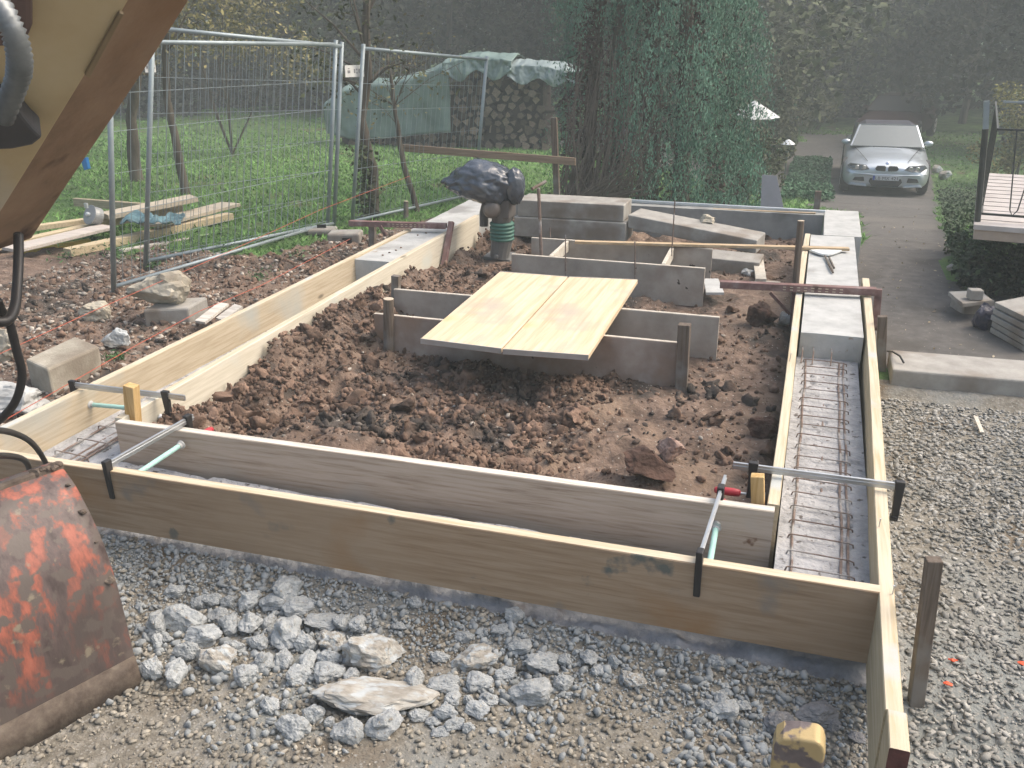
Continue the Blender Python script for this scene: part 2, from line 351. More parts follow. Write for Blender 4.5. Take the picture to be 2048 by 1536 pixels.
# inside the formwork
def inside_pts(n):
    p = uni(n, -2.96, -.07, 3.08, 8.8); q = p[:, 0]; r = p[:, 1]
    a = (1-.88*sstep(-1.35, -.75, q))*np.clip(.35+(fbm(q, r, 1.3, 2, 41)+.22)*3.2, .18, 1); a = a*np.where(r > 6.0, .6, 1)
    bad = ((np.abs(r-5.13) < .24) & (q > -2.5) & (q < -.6)) | ((np.abs(r-6.87) < .3) & (q > -2.2) & (q < -.7)) | ((r > 7.7) & (q > -2.7) & (q < -.9)) | ((np.abs(q+2.55) < .17) & (np.abs(r-7.4) < .2))
    return p[(rng.random(n) < a) & ~bad]
p = inside_pts(52000); scatter('soil_crumbs', p, psize(len(p), .005, .026, 2.6), M_clod, sub=1, flat=.75, tilt=3, sink=.35, label='loose brown soil crumbs filling the inside of the formwork', cat='soil crumbs', seed=6)
p = inside_pts(4200); scatter('soil_clods', p, psize(len(p), .025, .085, 2.8), M_clod, sub=3, flat=.7, tilt=3, sink=.42, label='larger lumps of brown clay soil inside the formwork', cat='soil clods', seed=7, cuts=9, rough=.9)
p = inside_pts(3600); p = p[rng.random(len(p)) < np.clip((fbm(p[:, 0], p[:, 1], 2, 3, 12)+.2)*3, .05, 1)]
scatter('soil_pebbles', p, psize(len(p), .005, .02, 2.6), M_peb, sub=1, sink=.2, label='small pale pebbles in the brown soil inside the formwork', cat='pebbles', seed=8)

# individual rubble lumps in front: (px, py, width, height, kind)
RK = [(318,1242,50,50,0),(369,1230,75,60,0),(409,1265,70,40,0),(463,1245,45,40,0),(437,1225,40,30,0),(502,1240,50,50,0),(306,1327,52,60,0),(355,1338,50,55,0),(375,1293,45,50,0),(433,1309,90,65,1),(494,1341,45,45,0),(315,1276,32,22,0),(336,1273,20,25,0),(500,1195,50,35,0),(457,1202,28,28,0),(426,1195,35,30,0),
(579,1168,58,50,0),(549,1199,55,35,0),(597,1208,60,30,0),(574,1253,78,66,0),(610,1279,48,48,0),(665,1277,55,42,1),(648,1236,70,25,0),(685,1239,40,30,0),(716,1242,40,30,0),(743,1293,118,74,2),(529,1318,45,45,0),(567,1313,45,35,0),(617,1318,45,30,0),(660,1310,45,30,0),(600,1344,50,35,0),(660,1338,58,40,0),(702,1344,30,22,0),(752,1384,225,58,2),
(540,1405,40,30,0),(570,1405,22,25,0),(589,1443,60,52,0),(631,1420,40,45,0),(660,1435,25,40,0),(696,1452,58,52,0),(767,1443,72,50,0),(742,1415,45,25,1),(830,1355,45,45,0),(887,1361,60,35,0),(950,1310,92,48,1),(960,1358,50,40,0),(838,1426,40,22,0),(868,1439,30,18,0),(892,1418,48,35,0),(909,1446,38,22,0),(881,1459,35,18,0),(938,1449,25,35,0),(906,1392,38,28,0),(938,1398,25,25,0),(975,1395,40,28,0),(830,1202,28,20,0),(955,1415,45,30,0),
(1084,1316,62,36,0),(1129,1316,28,24,0),(1061,1378,80,52,0),(1129,1358,42,35,0),(1180,1310,42,28,0),(1194,1336,30,20,0),(1268,1355,45,25,1),(1228,1316,25,32,0),(1433,1319,28,26,0),(1450,1415,52,28,0),(1421,1405,28,20,0),(1487,1407,30,22,0),(1441,1390,35,25,0),(1197,1253,35,22,1),(1225,1262,28,25,0),(1030,1225,36,32,0),
(1632,1421,72,36,3),(1556,1438,58,46,3),(1664,1446,30,22,3),(1712,1472,32,18,3),(1010,1345,40,26,0),(1000,1255,34,22,0),(930,1270,36,20,0),(1040,1290,44,26,0),(880,1310,34,24,0),(800,1250,30,18,0),(520,1280,44,34,0),(470,1290,40,28,0),(540,1240,34,28,0),(400,1200,34,24,0),(350,1180,36,24,0)]
M_rock0 = mat('broken concrete', [(.28, (.22, .235, .24)), (.5, (.32, .34, .345)), (.75, (.42, .435, .44))], scale=2.5, detail=10, rough=.93, bump=.8, bscale=7, bdist=.006, orand=.1, blot=((.25, .21, .16), 5, .62, .72))
M_rock1 = mat('soiled concrete lump', [(.28, (.20, .18, .15)), (.5, (.33, .315, .28)), (.75, (.46, .47, .45))], scale=3, detail=10, rough=.93, bump=.8, bscale=7, bdist=.006, blot=((.40, .43, .44), 3, .5, .6))
M_rock3 = mat('dark grey stone', [(.3, (.14, .14, .145)), (.7, (.26, .26, .265))], scale=3, rough=.9, bump=.7, bscale=7, bdist=.004)
_rm = {}
def rockmesh(var, kind):
    if (var, kind) not in _rm:
        V, T = ico(4, 300+var*7+kind, .30, 8, (1, .92, .85), fine=.20, hmin=.68)
        me = bpy.data.meshes.new('concrete_lump'); me.from_pydata(V.tolist(), [], T.tolist()); me.materials.append([M_rock0, M_rock1, M_rock1, M_rock3][kind]); me.update(); _rm[(var, kind)] = me
    return _rm[(var, kind)]
big = {(369,1230):'pale lump of broken concrete beside the bucket, highest of its heap', (433,1309):'round soiled concrete lump just right of the excavator bucket', (306,1327):'pale concrete lump touching the lower corner of the orange bucket',
 (574,1253):'largest round pale concrete lump in the middle of the heap', (579,1168):'pale concrete lump set apart, closest to the front board', (743,1293):'big brown-caked concrete block with square outline in the rubble heap',
 (752,1384):'long flat brown-and-grey concrete slab fragment, longest in the heap', (767,1443):'wedge of concrete below the long slab fragment', (696,1452):'pale pointed concrete lump left of the wedge below the long fragment', (589,1443):'round pale lump lowest left in the heap',
 (950,1310):'flat brown-topped concrete lump right of the heap centre', (1061,1378):'large pale concrete lump at the right end of the heap', (1084,1316):'smooth pale concrete lump above the right end of the heap', (1450,1415):'flat pale concrete piece alone towards the right board',
 (1632,1421):'dark grey flat stone beside the right board foot', (1556,1438):'dark grey rounded stone above the yellow machine part', (1664,1446):'small dark stone between the flat stone and the right board', (1712,1472):'small elongated dark stone close to the long right board'}
for i, (px, py, wp, hp, k) in enumerate(RK):
    b = G(px, py+hp*.38); D = depth(b); r = wp/2/F*D
    o = bpy.data.objects.new('concrete_lump', rockmesh(i % 7, k)); COL.objects.link(o)
    hz = max(.35, min(1.15, hp/wp*1.15)); o.scale = (r*1.18, r*rnd.uniform(.85, 1.05)*(.6 if wp > 200 else 1), r*hz*(1.15 if wp < 200 else .9))
    o.location = (b.x, b.y, gzs(b.x, b.y)+r*hz*.42); o.rotation_euler = (rnd.uniform(-.2, .2), rnd.uniform(-.2, .2), (.33 if wp > 1.5*hp else rnd.uniform(0, 6.28)))
    lb = big.get((px, py))
    if lb: tag(o, lb, 'concrete lump', 'lumps of broken concrete')
    else: tag(o, 'pale grey lump of broken concrete in the rubble heap before the front board', 'concrete lump', 'ordinary lumps of the rubble heap')

# ---------------------------------------------------------------- boards
W_new = lambda n, ax, **k: wood(n, (.41, .34, .24), (.49, .42, .31), ax, dark=(.33, .265, .175), **k)
M_front = wood('oiled front plank', (.31, .22, .14), (.38, .285, .195), 'x', dark=(.235, .16, .10), blots=[((.13, .135, .12), 4.5, .66, .71), ((.35, .26, .175), 1.2, .5, .7), ((.22, .20, .175), 3.4, .64, .74), ((.30, .17, .075), 1.7, .55, .7)])
M_edge = wood('pale sawn edge', (.51, .44, .32), (.60, .53, .41), 'x', dark=(.48, .36, .2))
M_edgey = wood('pale sawn edge lengthwise', (.51, .44, .32), (.60, .53, .41), 'y', dark=(.48, .36, .2), blot=((.45, .47, .45), 3, .62, .7))
M_grey = wood('weathered plank', (.43, .355, .28), (.50, .43, .355), 'x', dark=(.20, .15, .11), blots=[((.42, .40, .36), 1.6, .5, .66), ((.18, .11, .07), 6, .70, .73)])
M_greyedge = wood('weathered plank edge', (.52, .49, .43), (.66, .63, .57), 'x', dark=(.38, .34, .28))
M_lout = W_new('new plank lengthwise', 'y', blots=[((.36, .38, .36), 1.1, .56, .68)])
M_lin = wood('pale new plank', (.56, .52, .42), (.63, .59, .49), 'y', dark=(.48, .43, .33), blots=[((.55, .56, .5), 2.2, .58, .7)])
M_rout = wood('yellow sawn plank', (.43, .365, .245), (.51, .445, .315), 'y', dark=(.36, .29, .18))
M_ply = mat('grey formply', [(.3, (.24, .185, .155)), (.5, (.32, .26, .22)), (.72, (.40, .35, .31))], scale=5, rough=.75, bump=.15, blots=[((.26, .17, .115), 2.0, .5, .62), ((.40, .41, .40), 4, .6, .68), ((.05, .04, .035), 9, .72, .74)])
M_plyg = mat('cement stained formply', [(.3, (.29, .26, .22)), (.5, (.37, .335, .29)), (.72, (.44, .41, .365))], scale=5, rough=.75, bump=.15, blots=[((.26, .21, .17), 2.0, .55, .66), ((.05, .04, .035), 9, .72, .74)])
M_plyedge = mat('ply edge', [(.3, (.42, .38, .31)), (.7, (.60, .57, .50))], scale=20, rough=.85)
def plank(name, a, b, th, zt, h, mt, edge, label, group='formwork boards', warp=.004, cat='board', bottom_cut=0):
    """board standing on edge from a to b (centre line), top at zt, top face in its own material"""
    a = Vector((a[0], a[1], 0)); b = Vector((b[0], b[1], 0)); L = (b-a).length; t = (b-a)/L; s = Vector((-t.y, t.x, 0)); n = max(8, int(L/.07)); sd = rnd.randint(0, 999)
    vs = []; 
    for i in range(n+1):
        u = L*i/n; off = warp*1.5*math.sin(u*1.1+sd); nz = lambda k: float(fbm(np.array([u*1.0+k*7.3]), np.array([sd*1.1]), 6, 3, sd)[0])*warp*.9
        c = a + t*u + s*off
        e = th/2
        prof = [(-e, -h), (e, -h), (e+nz(1), -h*.5), (e+nz(2)*.5, -.004+nz(3)*.3), (e-.003, nz(4)*.5), (-e+.003, nz(5)*.5), (-e+nz(6)*.5, -.004+nz(7)*.3), (-e+nz(8), -h*.5)]
        for x, z in prof: vs.append(c + s*x + Vector((0, 0, zt+z)))
    m = len(prof); fs = [(i*m+k, (i+1)*m+k, (i+1)*m+(k+1) % m, i*m+(k+1) % m) for i in range(n) for k in range(m)] + [tuple(range(m)), tuple(range(n*m+m-1, n*m-1, -1))]
    mb = MB(); mb.add(vs, fs); o = mb.build(name, mt, origin=(a.x, a.y, zt-h)); o.data.materials.append(edge)
    for p_ in o.data.polygons:
        if p_.index < n*m and p_.index % m == 4: p_.material_index = 1
    bm = bmesh.new(); bm.from_mesh(o.data); bmesh.ops.recalc_face_normals(bm, faces=bm.faces); bm.to_mesh(o.data); bm.free()
    return tag(o, label, cat, group)
plank('formwork_board', (-3.75, 2.585), (.352, 2.683), .046, 0, .285, M_front, M_edge, 'long brown oiled front board with pale top edge, nearest the rubble')
plank('formwork_board', (-2.985, 3.02), (-.004, 3.105), .044, 0, .27, M_grey, M_greyedge, 'grey weathered inner board behind the long front board')
plank('formwork_board', (-3.452, 2.62), (-3.385, 7.19), .046, 0, .285, M_lout, M_edgey, 'outer left board of new wood running away beside the soil bank')
plank('formwork_board', (-3.008, 3.05), (-3.025, 7.93), .044, 0, .31, M_lin, M_edgey, 'pale inner left board with brown soil heaped against it')
plank('formwork_board', (-.016, 3.135), (.0, 7.95), .044, 0, .29, M_rout, M_edgey, 'inner right board beside the rebar trench, grey-stained in places')
plank('formwork_board', (.368, 2.1), (.425, 6.60), .048, 0, .30, M_rout, M_edgey, 'outer right board of yellow wood reaching far towards the viewer')
o = plank('formwork_board', (.366, 1.955), (.3678, 2.098), .050, .002, .30, M_rout, M_edgey, 'short board end with dark red painted end grain at bottom right', warp=.001)
M_redend = mat('dark red end paint', [(.3, (.07, .025, .022)), (.7, (.12, .045, .04))], scale=30, rough=.7)
o.data.materials.append(M_redend); o.data.polygons[len(o.data.polygons)-2].material_index = 2
plank('formwork_board', (-2.69, 5.415), (-.463, 5.415), .028, 0, .29, M_plyg, M_plyedge, 'grey-stained board under the far half of the yellow panels', 'cross boards in the pit', .002)
plank('formwork_board', (-2.57, 4.875), (-.575, 4.875), .028, 0, .295, M_ply, M_plyedge, 'reddish board under the near half of the yellow panels', 'cross boards in the pit', .002)
a1 = at(1023, 508); a2 = at(1410, 537); b1_ = at(1063, 475); b2_ = at(1425, 498)
plank('formwork_board', (a1.x, a1.y+.014), (a2.x, a2.y+.014), .028, 0, .30, M_plyg, M_plyedge, 'near grey board of the small far frame with two spreaders', 'cross boards in the pit', .002)
plank('formwork_board', (b1_.x, b1_.y+.01), (b2_.x, b2_.y+.01), .028, 0, .30, M_plyg, M_plyedge, 'far grey board of the small far frame with two spreaders', 'cross boards in the pit', .002)
for (pa, pb, lb) in (((1098, 514), (1133, 482), 'left white spreader lath between the two far grey boards'), ((1325, 530), (1344, 495), 'right white spreader lath between the two far grey boards')):
    q0 = at(*pa, -.004); q1 = at(*pb, -.004); q0.y = a1.y+.05; q1.y = b1_.y-.01; q1.x = q1.x
    mb = MB(); mb.bar((q0.x, q0.y, -.05), (q1.x, q1.y, -.05), .03, .09); tag(mb.build('spreader_lath', M_plyedge, bevel=.002), lb, 'lath', 'spreaders of the far frame')

# yellow shuttering panels
M_panel = wood('yellow shuttering panel', (.60, .48, .32), (.70, .59, .43), 'y', dark=(.48, .35, .21), rough=.55, blots=[((.44, .39, .32), 2.0, .56, .70), ((.68, .43, .13), 1.6, .58, .70)], grain=.5, bump=.08, island=.07)
M_zinc = plain('galvanised edge', (.48, .50, .52), rough=.4, metal=.7)
def panel(c0, c1, c2, c3, label):
    root = thing('shuttering_panel', tuple(sum((Vector(c) for c in (c0, c1, c2, c3)), Vector())/4), label, 'panel', 'yellow shuttering panels'); up = Vector((0, 0, .027))
    mb = MB(); P = [Vector(c) for c in (c0, c1, c2, c3)]; e = Vector((0, 0, .001)); q = .004
    # three boards side by side with fine seams
    for k in range(3):
        u0, u1 = k/3, (k+1)/3
        A = P[0].lerp(P[1], u0+(.002 if k else 0)); B = P[0].lerp(P[1], u1); C = P[3].lerp(P[2], u1); D = P[3].lerp(P[2], u0+(.002 if k else 0))
        mb.hexa([A, B, C, D, A+up+e*(k % 2), B+up+e*(k % 2), C+up+e*(k % 2), D+up+e*(k % 2)])
    mb.build('board_surface', M_panel, root, bevel=.0008)
    for a, b in ((P[0], P[1]), (P[3], P[2])):
        t = (b-a).normalized(); n = Vector((t.y, -t.x, 0))*(1 if a is P[0] else -1); m2 = MB(); o_ = n*.0035
        m2.bar(a+o_+Vector((0, 0, .0135)), b+o_+Vector((0, 0, .0135)), .006, .031); m2.build('metal_edge', M_zinc, root)
    return root
zp = .006
panel(at(842, 686, zp), at(1003, 706, zp), at(1135, 561, zp), at(1000, 550.5, zp), 'left yellow wooden panel with worn grey patch, lying over the reddish board')
q = .004
panel(at(1006, 707, zp+.002), at(1177, 719.5, zp+.002), at(1275, 567, zp+.002), at(1138, 561, zp+.002), 'right yellow wooden panel with clean surface, lying over the reddish board')

# ---------------------------------------------------------------- concrete
M_conc = mat('pale concrete', [(.3, (.33, .34, .335)), (.5, (.42, .43, .42)), (.75, (.50, .51, .50))], scale=7, detail=9, rough=.9, bump=.4, bscale=80, bdist=.004, blots=[((.27, .27, .26), 2.2, .58, .7), ((.30, .24, .18), 9, .7, .74)])
M_concr = mat('rough concrete', [(.3, (.24, .245, .25)), (.5, (.36, .365, .375)), (.75, (.47, .475, .485))], scale=11, detail=10, rough=.92, bump=1, bscale=50, bdist=.012, blots=[((.10, .09, .085), 22, .62, .68)])
M_concb = mat('blue grey cast concrete', [(.3, (.22, .225, .215)), (.6, (.28, .285, .275)), (.8, (.34, .345, .335))], scale=6, rough=.85, bump=.3, bscale=60, bdist=.003, blot=((.12, .12, .12), 2.0, .56, .7))
found = thing('concrete_foundation', (-1.5, 6, -.3), 'pale new concrete strip foundation cast between the boards, rough near and smooth far', 'foundation')
def slab(x0, x1, y0, y1, zt, zb, m_, amp=.004, st=.02, name='foundation_strip', pits=False):
    nx_, ny_ = max(2, int((x1-x0)/st)), max(2, int((y1-y0)/st)); gx, gy = np.meshgrid(np.linspace(x0, x1, nx_+1), np.linspace(y0, y1, ny_+1))
    h = fbm(gx, gy, 7, 4, 61)*amp*2
    if pits: 
        e = np.minimum(gx-x0, x1-gx); h = h*sstep(.03, .09, e) - .02*np.clip(fbm(gx, gy, 14, 3, 4)*4-.45, 0, 1)*sstep(.04, .09, e) + .004*fbm(gx, gy, 40, 2, 6)
    V = np.stack([gx.ravel(), gy.ravel(), (zt+h).ravel()], 1).tolist(); W = nx_+1
    Fs = [(j*W+i, j*W+i+1, (j+1)*W+i+1, (j+1)*W+i) for j in range(ny_) for i in range(nx_)]
    ring = [i for i in range(W)] + [j*W+nx_ for j in range(1, ny_+1)] + [ny_*W+i for i in range(nx_-1, -1, -1)] + [j*W for j in range(ny_-1, 0, -1)]
    n0 = len(V); V += [(V[i][0], V[i][1], zb) for i in ring]; m = len(ring)
    Fs += [(ring[k], n0+k, n0+(k+1) % m, ring[(k+1) % m]) for k in range(m)]
    mb = MB(); mb.add(V, Fs); o = mb.build(name, m_, found); o.data.materials.append(m_)
    return o
slab(.018, .362, 2.72, 5.285, -.165, -.5, M_concr, .006, .012, pits=True)
slab(.026, .376, 5.29, 7.97, -.012, -.45, M_conc, .003)
slab(.13, .435, 7.98, 9.10, -.010, -.45, M_conc, .003)
yl = at(733, 521, -.02).y
slab(-3.42, -3.036, 2.72, yl-.005, -.20, -.5, M_concr, .012, .016, pits=True)
slab(-3.40, -3.05, yl, 9.10, -.018, -.45, M_conc, .004)
slab(-3.03, .012, 2.73, 2.985, -.20, -.5, M_concr, .012, .03, pits=True)
slab(-3.045, .125, 8.84, 9.10, -.014, -.6, M_concb, .003)
# dark mud flecks lying on the left beam
mb = MB()
for px, py in ((970/3+512, 400+210/3), (1020/3+512, 400+197/3), (840/3+512, 400+300/3), (800/3+512, 400+315/3), (870/3+512, 400+285/3), (760/3+512, 400+330/3)):
    c_ = at(px, py, -.01); V, T = ico(1, int(px), .3, 4, (1, .7, .5)); mb.add([Vector(v)*.012+c_ for v in V], T.tolist())
tag(mb.build('mud_crumbs', M_clod), 'dark mud crumbs lying on the left concrete strip', 'mud', kind='stuff')
# rough footing spilling out under the front board
gx, gy = np.meshgrid(np.linspace(-3.3, .36, 420), np.linspace(0, 1, 24)); 
run = .19 + .10*(fbm(gx, gx*0, 3.0, 3, 8)) + .0*gx
Yf = 2.78 - gy*(run+.14) ; Zf = -.283 - .150*gy**1.1 + .075*fbm(gx, gy*.4, 7, 5, 2)*sstep(0, .25, gy) + .03*fbm(gx, gy*.3, 26, 4, 5)*sstep(0, .15, gy)
W = 420; V = np.stack([gx.ravel(), (Yf+(gx+1.5)*.024).ravel(), Zf.ravel()], 1)
Fq = np.array([(j*W+i, j*W+i+1, (j+1)*W+i+1, (j+1)*W+i) for j in range(23) for i in range(W-1)])[:, ::-1]
M_foot = mat('wet concrete smear', [(.3, (.17, .175, .185)), (.5, (.25, .255, .265)), (.75, (.36, .365, .37))], scale=8, detail=10, rough=.9, bump=.9, bscale=40, bdist=.012, blots=[((.13, .115, .11), 7, .6, .68)])
tag(np_mesh('blinding_layer', V, Fq, M_foot, smooth=True), 'rough grey blinding concrete squeezed out below the front board', 'blinding concrete')

# concrete paving slabs stacked at the back and lying askew
M_slab = mat('old concrete slab', [(.3, (.25, .24, .22)), (.55, (.33, .32, .295)), (.8, (.41, .40, .37))], scale=9, detail=9, rough=.92, bump=.4, bscale=90, bdist=.004, blot=((.20, .17, .14), 2.6, .52, .68))
def blockthing(name, P, label, cat, group=None, m_=None, bev=.008):
    mb = MB(); mb.hexa(P); return tag(mb.build(name, m_ or M_slab, bevel=bev), label, cat, group)
def bx(x0, x1, y0, y1, z0, z1, sk=0): return [(x0, y0, z0), (x1, y0+sk, z0), (x1, y1+sk, z0), (x0, y1, z0), (x0, y0, z1), (x1, y0+sk, z1), (x1, y1+sk, z1), (x0, y1, z1)]
blockthing('concrete_slab', bx(-2.66, -1.585, 7.98, 8.34, -.19, -.008), 'thick old concrete slab, lower of the two stacked at the back of the pit', 'slab', 'old concrete slabs')
blockthing('concrete_slab', bx(-2.63, -1.612, 8.0, 8.36, -.004, .150), 'thick old concrete slab, upper of the two stacked at the back of the pit', 'slab', 'old concrete slabs')
A = onY(1262, 430, 8.02); B = onY(1514, 481, 7.78); A.x = -1.575; dz = Vector((0, 0, -.12)); bk = Vector((.05, .34, .0))
blockthing('concrete_slab', [A+dz, B+dz, B+dz+bk, A+dz+bk, A, B, B+bk, A+bk], 'long concrete slab sloping down to the right of the stacked slabs', 'slab', 'old concrete slabs')
A = onY(1300, 507, 7.50); B = onY(1520, 516, 7.50)
A.z = -.14; B.z = -.17; dz = Vector((0, 0, -.16)); bk = Vector((.02, .24, .02))
blockthing('concrete_slab', [A+dz, B+dz, B+dz+bk, A+dz+bk, A, B, B+bk, A+bk], 'low concrete slab half hidden behind the far frame board', 'slab', 'old concrete slabs')
# kerb on the right
K = [at(1768, 775, -.30), at(2300, 826, -.30), at(2300, 770, -.17), at(1775, 726, -.17)]
y0 = 5.30; y1 = 5.70
blockthing('kerb_beam', bx(.56, 4.2, 5.32, 5.68, -.45, -.20, .14), 'long concrete kerb beam between the broken stone and the drive', 'kerb', m_=M_conc if False else M_slab, bev=.012)

# ---------------------------------------------------------------- metals and plastics
M_steel = plain('bright clamp steel', (.50, .52, .53), rough=.35, metal=.8)
M_black = plain('black cast iron', (.022, .021, .022), rough=.45)
M_red = plain('red plastic grip', (.45, .035, .05), rough=.35)
M_mint = plain('mint plastic tube', (.33, .55, .50), rough=.5)
M_rust = mat('rusty bar', [(.3, (.14, .105, .09)), (.6, (.21, .16, .135)), (.8, (.29, .25, .225))], scale=30, rough=.85, bump=.4, blot=((.33, .32, .31), 9, .52, .62))
M_redrust = mat('worn red oxide steel', [(.3, (.13, .065, .06)), (.55, (.21, .13, .12)), (.8, (.30, .25, .24))], scale=14, rough=.7, bump=.2, blot=((.085, .05, .04), 7, .58, .68))
M_galv = plain('galvanised tube', (.27, .32, .34), rough=.5, metal=.35)
M_galvl = plain('bright galvanised rail', (.52, .56, .58), rough=.38, metal=.5)
M_stake = wood('dark weathered stake', (.115, .09, .07), (.17, .14, .115), 'z', dark=(.06, .045, .035), blots=[((.20, .19, .175), 4, .55, .66)])
M_stakex = mat('stake end grain', [(.3, (.38, .32, .24)), (.7, (.55, .48, .38))], scale=40, rough=.9)
M_block = wood('orange brown block', (.46, .30, .12), (.58, .41, .20), 'z')

def clamp(a, b, s, jd0, arm, lbl, side, grip=1, handle=None):
    """a: rail end with fixed jaw, b: rail tip, s: slider position 0..1, jaws hang down"""
    a = Vector(a); b = Vector(b); t = (b-a).normalized(); dn = Vector((0, 0, -1))
    root = thing('bar_clamp', tuple(a), lbl, 'clamp', 'bar clamps')
    mb = MB(); mb.bar(a-t*.01, b, .011, .030); mb.bar(a+dn*.0, b, .016, .008); mb.build('rail', M_steel, root, bevel=.0015)
    sd = t.cross(dn).normalized()
    mb = MB(); mb.prism([a-t*.032+sd*.012+Vector((0, 0, .024)), a+t*.006+sd*.012+Vector((0, 0, .024)), a-t*.002+sd*.012+dn*jd0, a-t*.026+sd*.012+dn*jd0], -sd*.024)
    mb.box(a-t*.008+dn*(jd0-.012), (.024, .03, .022)); mb.build('fixed_jaw', M_black, root, bevel=.004)
    c = a.lerp(b, s); mb = MB()
    mb.prism([c-t*.020+sd*.013+Vector((0, 0, .026)), c+t*.020+sd*.013+Vector((0, 0, .026)), c+t*.014+sd*.013+dn*(arm*.6), c+t*.018+sd*.013+dn*(arm+.012), c-t*.018+sd*.013+dn*(arm+.012), c-t*.012+sd*.013+dn*(arm*.6)], -sd*.026)
    mb.build('sliding_arm', M_black, root, bevel=.004)
    h = c+dn*arm; mb = MB(); mb.tube([h-t*.055, h+t*.075], .006, 8); mb.lathe(h-t*.052, [(.016, -.008), (.019, 0), (.012, .008)], 12, t); mb.build('spindle', M_steel, root)
    mb = MB(); mb.lathe(h+t*.045, [(.006, -.006), (.015, 0), (.0175, .03), (.0165, .085), (.012, .10), (.004, .103)], 14, t); mb.build('handle', M_red, root, smooth=True)
    return root
CA = [(at(150, 770, .025), at(370, 796, .025), .83, .10, .125, 'steel bar clamp spanning both boards of the left trench'),
      (at(219, 928, .025), at(386, 834, .025), .93, .155, .11, 'left one of the two steel clamps across the front trench')]
clamp(*CA[0], 1); clamp(*CA[1], 1)
clamp(at(1401, 1108, .03), at(1450, 956, .03), .80, .16, .12, 'right one of the two steel clamps across the front trench', 1)
r_ = clamp(at(1792, 972, .03), at(1466, 930, .03), .87, .15, .125, 'steel bar clamp spanning both boards of the right rebar trench', 1)
# spacer tubes
def spacer(a, b, lbl):
    a = Vector(a); b = Vector(b); t = (b-a).normalized(); root = thing('spacer_tube', tuple(a), lbl, 'spacer tube', 'mint spacer tubes')
    mb = MB(); mb.tube([a+t*.018, b-t*.018], .0115, 14); mb.build('tube', M_mint, root, smooth=False)
    for p, d in ((a, t), (b, -t)):
        mb = MB(); mb.lathe(p, [(.021, 0), (.021, .006), (.015, .011), (.0135, .022)], 16, d); mb.build('end_cone', M_concr if False else M_conc, root)
p0 = onX(180, 809, -3.42); spacer(p0, (-3.035, p0.y+.02, p0.z+.01), 'mint green spacer tube inside the left trench')
p0 = onY(363, 889, 3.0); spacer(p0, (p0.x+.0, 2.66, p0.z), 'left mint green spacer tube in the front trench')
p0 = onY(1432, 1054, 3.075); spacer(p0, (p0.x+.01, 2.70, p0.z), 'right mint green spacer tube in the front trench')
p0 = onX(1562, 966, .012); spacer(p0, (.352, p0.y+.01, p0.z-.01), 'mint green spacer tube over the rebar in the right trench')

# rebar cages
def cage(x0, x1, yy0, yy1, zt, n, lbl, zb=None, side_w=.03):
    root = thing('rebar_cage', ((x0+x1)/2, (yy0+yy1)/2, zt-.05), lbl, 'rebar cage', 'rebar cages')
    for k, x in enumerate((x0+.02, (x0+x1)/2, x1-.02, x1-.045)):
        mb = MB(); mb.tube([(x+.004*math.sin(i*2+k), yy0+(yy1-yy0)*i/12, zt-.012-(.012 if k == 1 else 0)) for i in range(13)], .0055, 6); mb.build('long_bar', M_rust, root)
    for i in range(n):
        y = yy0+.03+(yy1-yy0-.05)*i/(n-1); j = rnd.uniform(-.008, .008); sk = rnd.uniform(-.012, .006); z = zt+rnd.uniform(-.003, .004)
        pts = [(x0+.004, y+.01, zt-.07), (x0, y, zt-.02), (x0+.006, y, z), (x0+.02, y-.001, z+.004), ((x0+x1)/2, y+sk*.5, z+.004), (x1-.02, y+sk, z+.003), (x1-.004, y+sk, z-.002), (x1, y+sk+.002, zt-.02), (x1-.003, y+sk, zt-.07)]
        mb = MB(); mb.tube(pts, .0031, 6); mb.build('stirrup', M_rust, root)
    return root
cage(.055, .300, 2.80, 5.22, -.150, 21, 'rusty rebar cage lying in the rough concrete of the right trench')
cage(-3.34, -3.13, 2.78, 5.0, -.178, 16, 'rusty rebar cage in the concrete corner of the left trench')
for k, (px, py) in enumerate(((1606, 690), (1628, 690), (1664, 694))):
    p = onY(px, py, 5.27); mb = MB(); mb.tube([(p.x, 5.292, -.10), (p.x+.002, 5.22, -.105), (p.x, 5.14, -.150)], .004, 6)
    tag(mb.build('starter_bar', M_rust), 'thin rusty bar sticking out of the step in the right concrete strip', 'rebar', 'starter bars at the step')

# stakes and blocks
def stake(name, pb, pt, wpx, lbl, m_=None, rnd_=False, Y=None, top=None, grp='wooden stakes', zoff=-.12, cat='stake', gb=None, bev=.003, yaw=0.0):
    b = gb if gb is not None else (GS(*pb) if Y is None else onY(*pb, Y)); t = onY(*pt, b.y if Y is None else Y)
    r = rpx(t, wpx); b2 = b + (b-t).normalized()*(-zoff)
    mb = MB()
    if rnd_:
        mb.lathe(b2, [(r*1.0, 0), (r, (t-b2).length*.5), (r*.97, (t-b2).length)], 14, t-b2)
    else:
        ang = Vector((math.cos(yaw), math.sin(yaw), 0)); mb.bar(b2, t, 2*r, 2*r*.8, up=Vector((-ang.y, ang.x, 0)))
    o = mb.build(name, m_ or M_stake, bevel=bev)
    o.data.materials.append(M_stakex)
    n_ = Vector(t-b2).normalized()
    for p in o.data.polygons:
        if p.normal.dot(n_) > .9: p.material_index = 1
    return tag(o, lbl, cat, grp)
stake('round_stake', (778, 725), (777, 597), 22, 'grey round stake in front of the reddish board, left end', Y=4.84, rnd_=True)
stake('square_stake', (1362, 790), (1369, 648), 24, 'dark square stake in front of the reddish board, right end', Y=4.845)
stake('square_stake', (792, 585), (792, 551), 16, 'short grey stake top behind the left end of the grey-stained board', Y=5.45)
stake('square_stake', (1835, 1375), (1868, 1118), 30, 'leaning dark stake in the broken stone right of the formwork', yaw=.2)
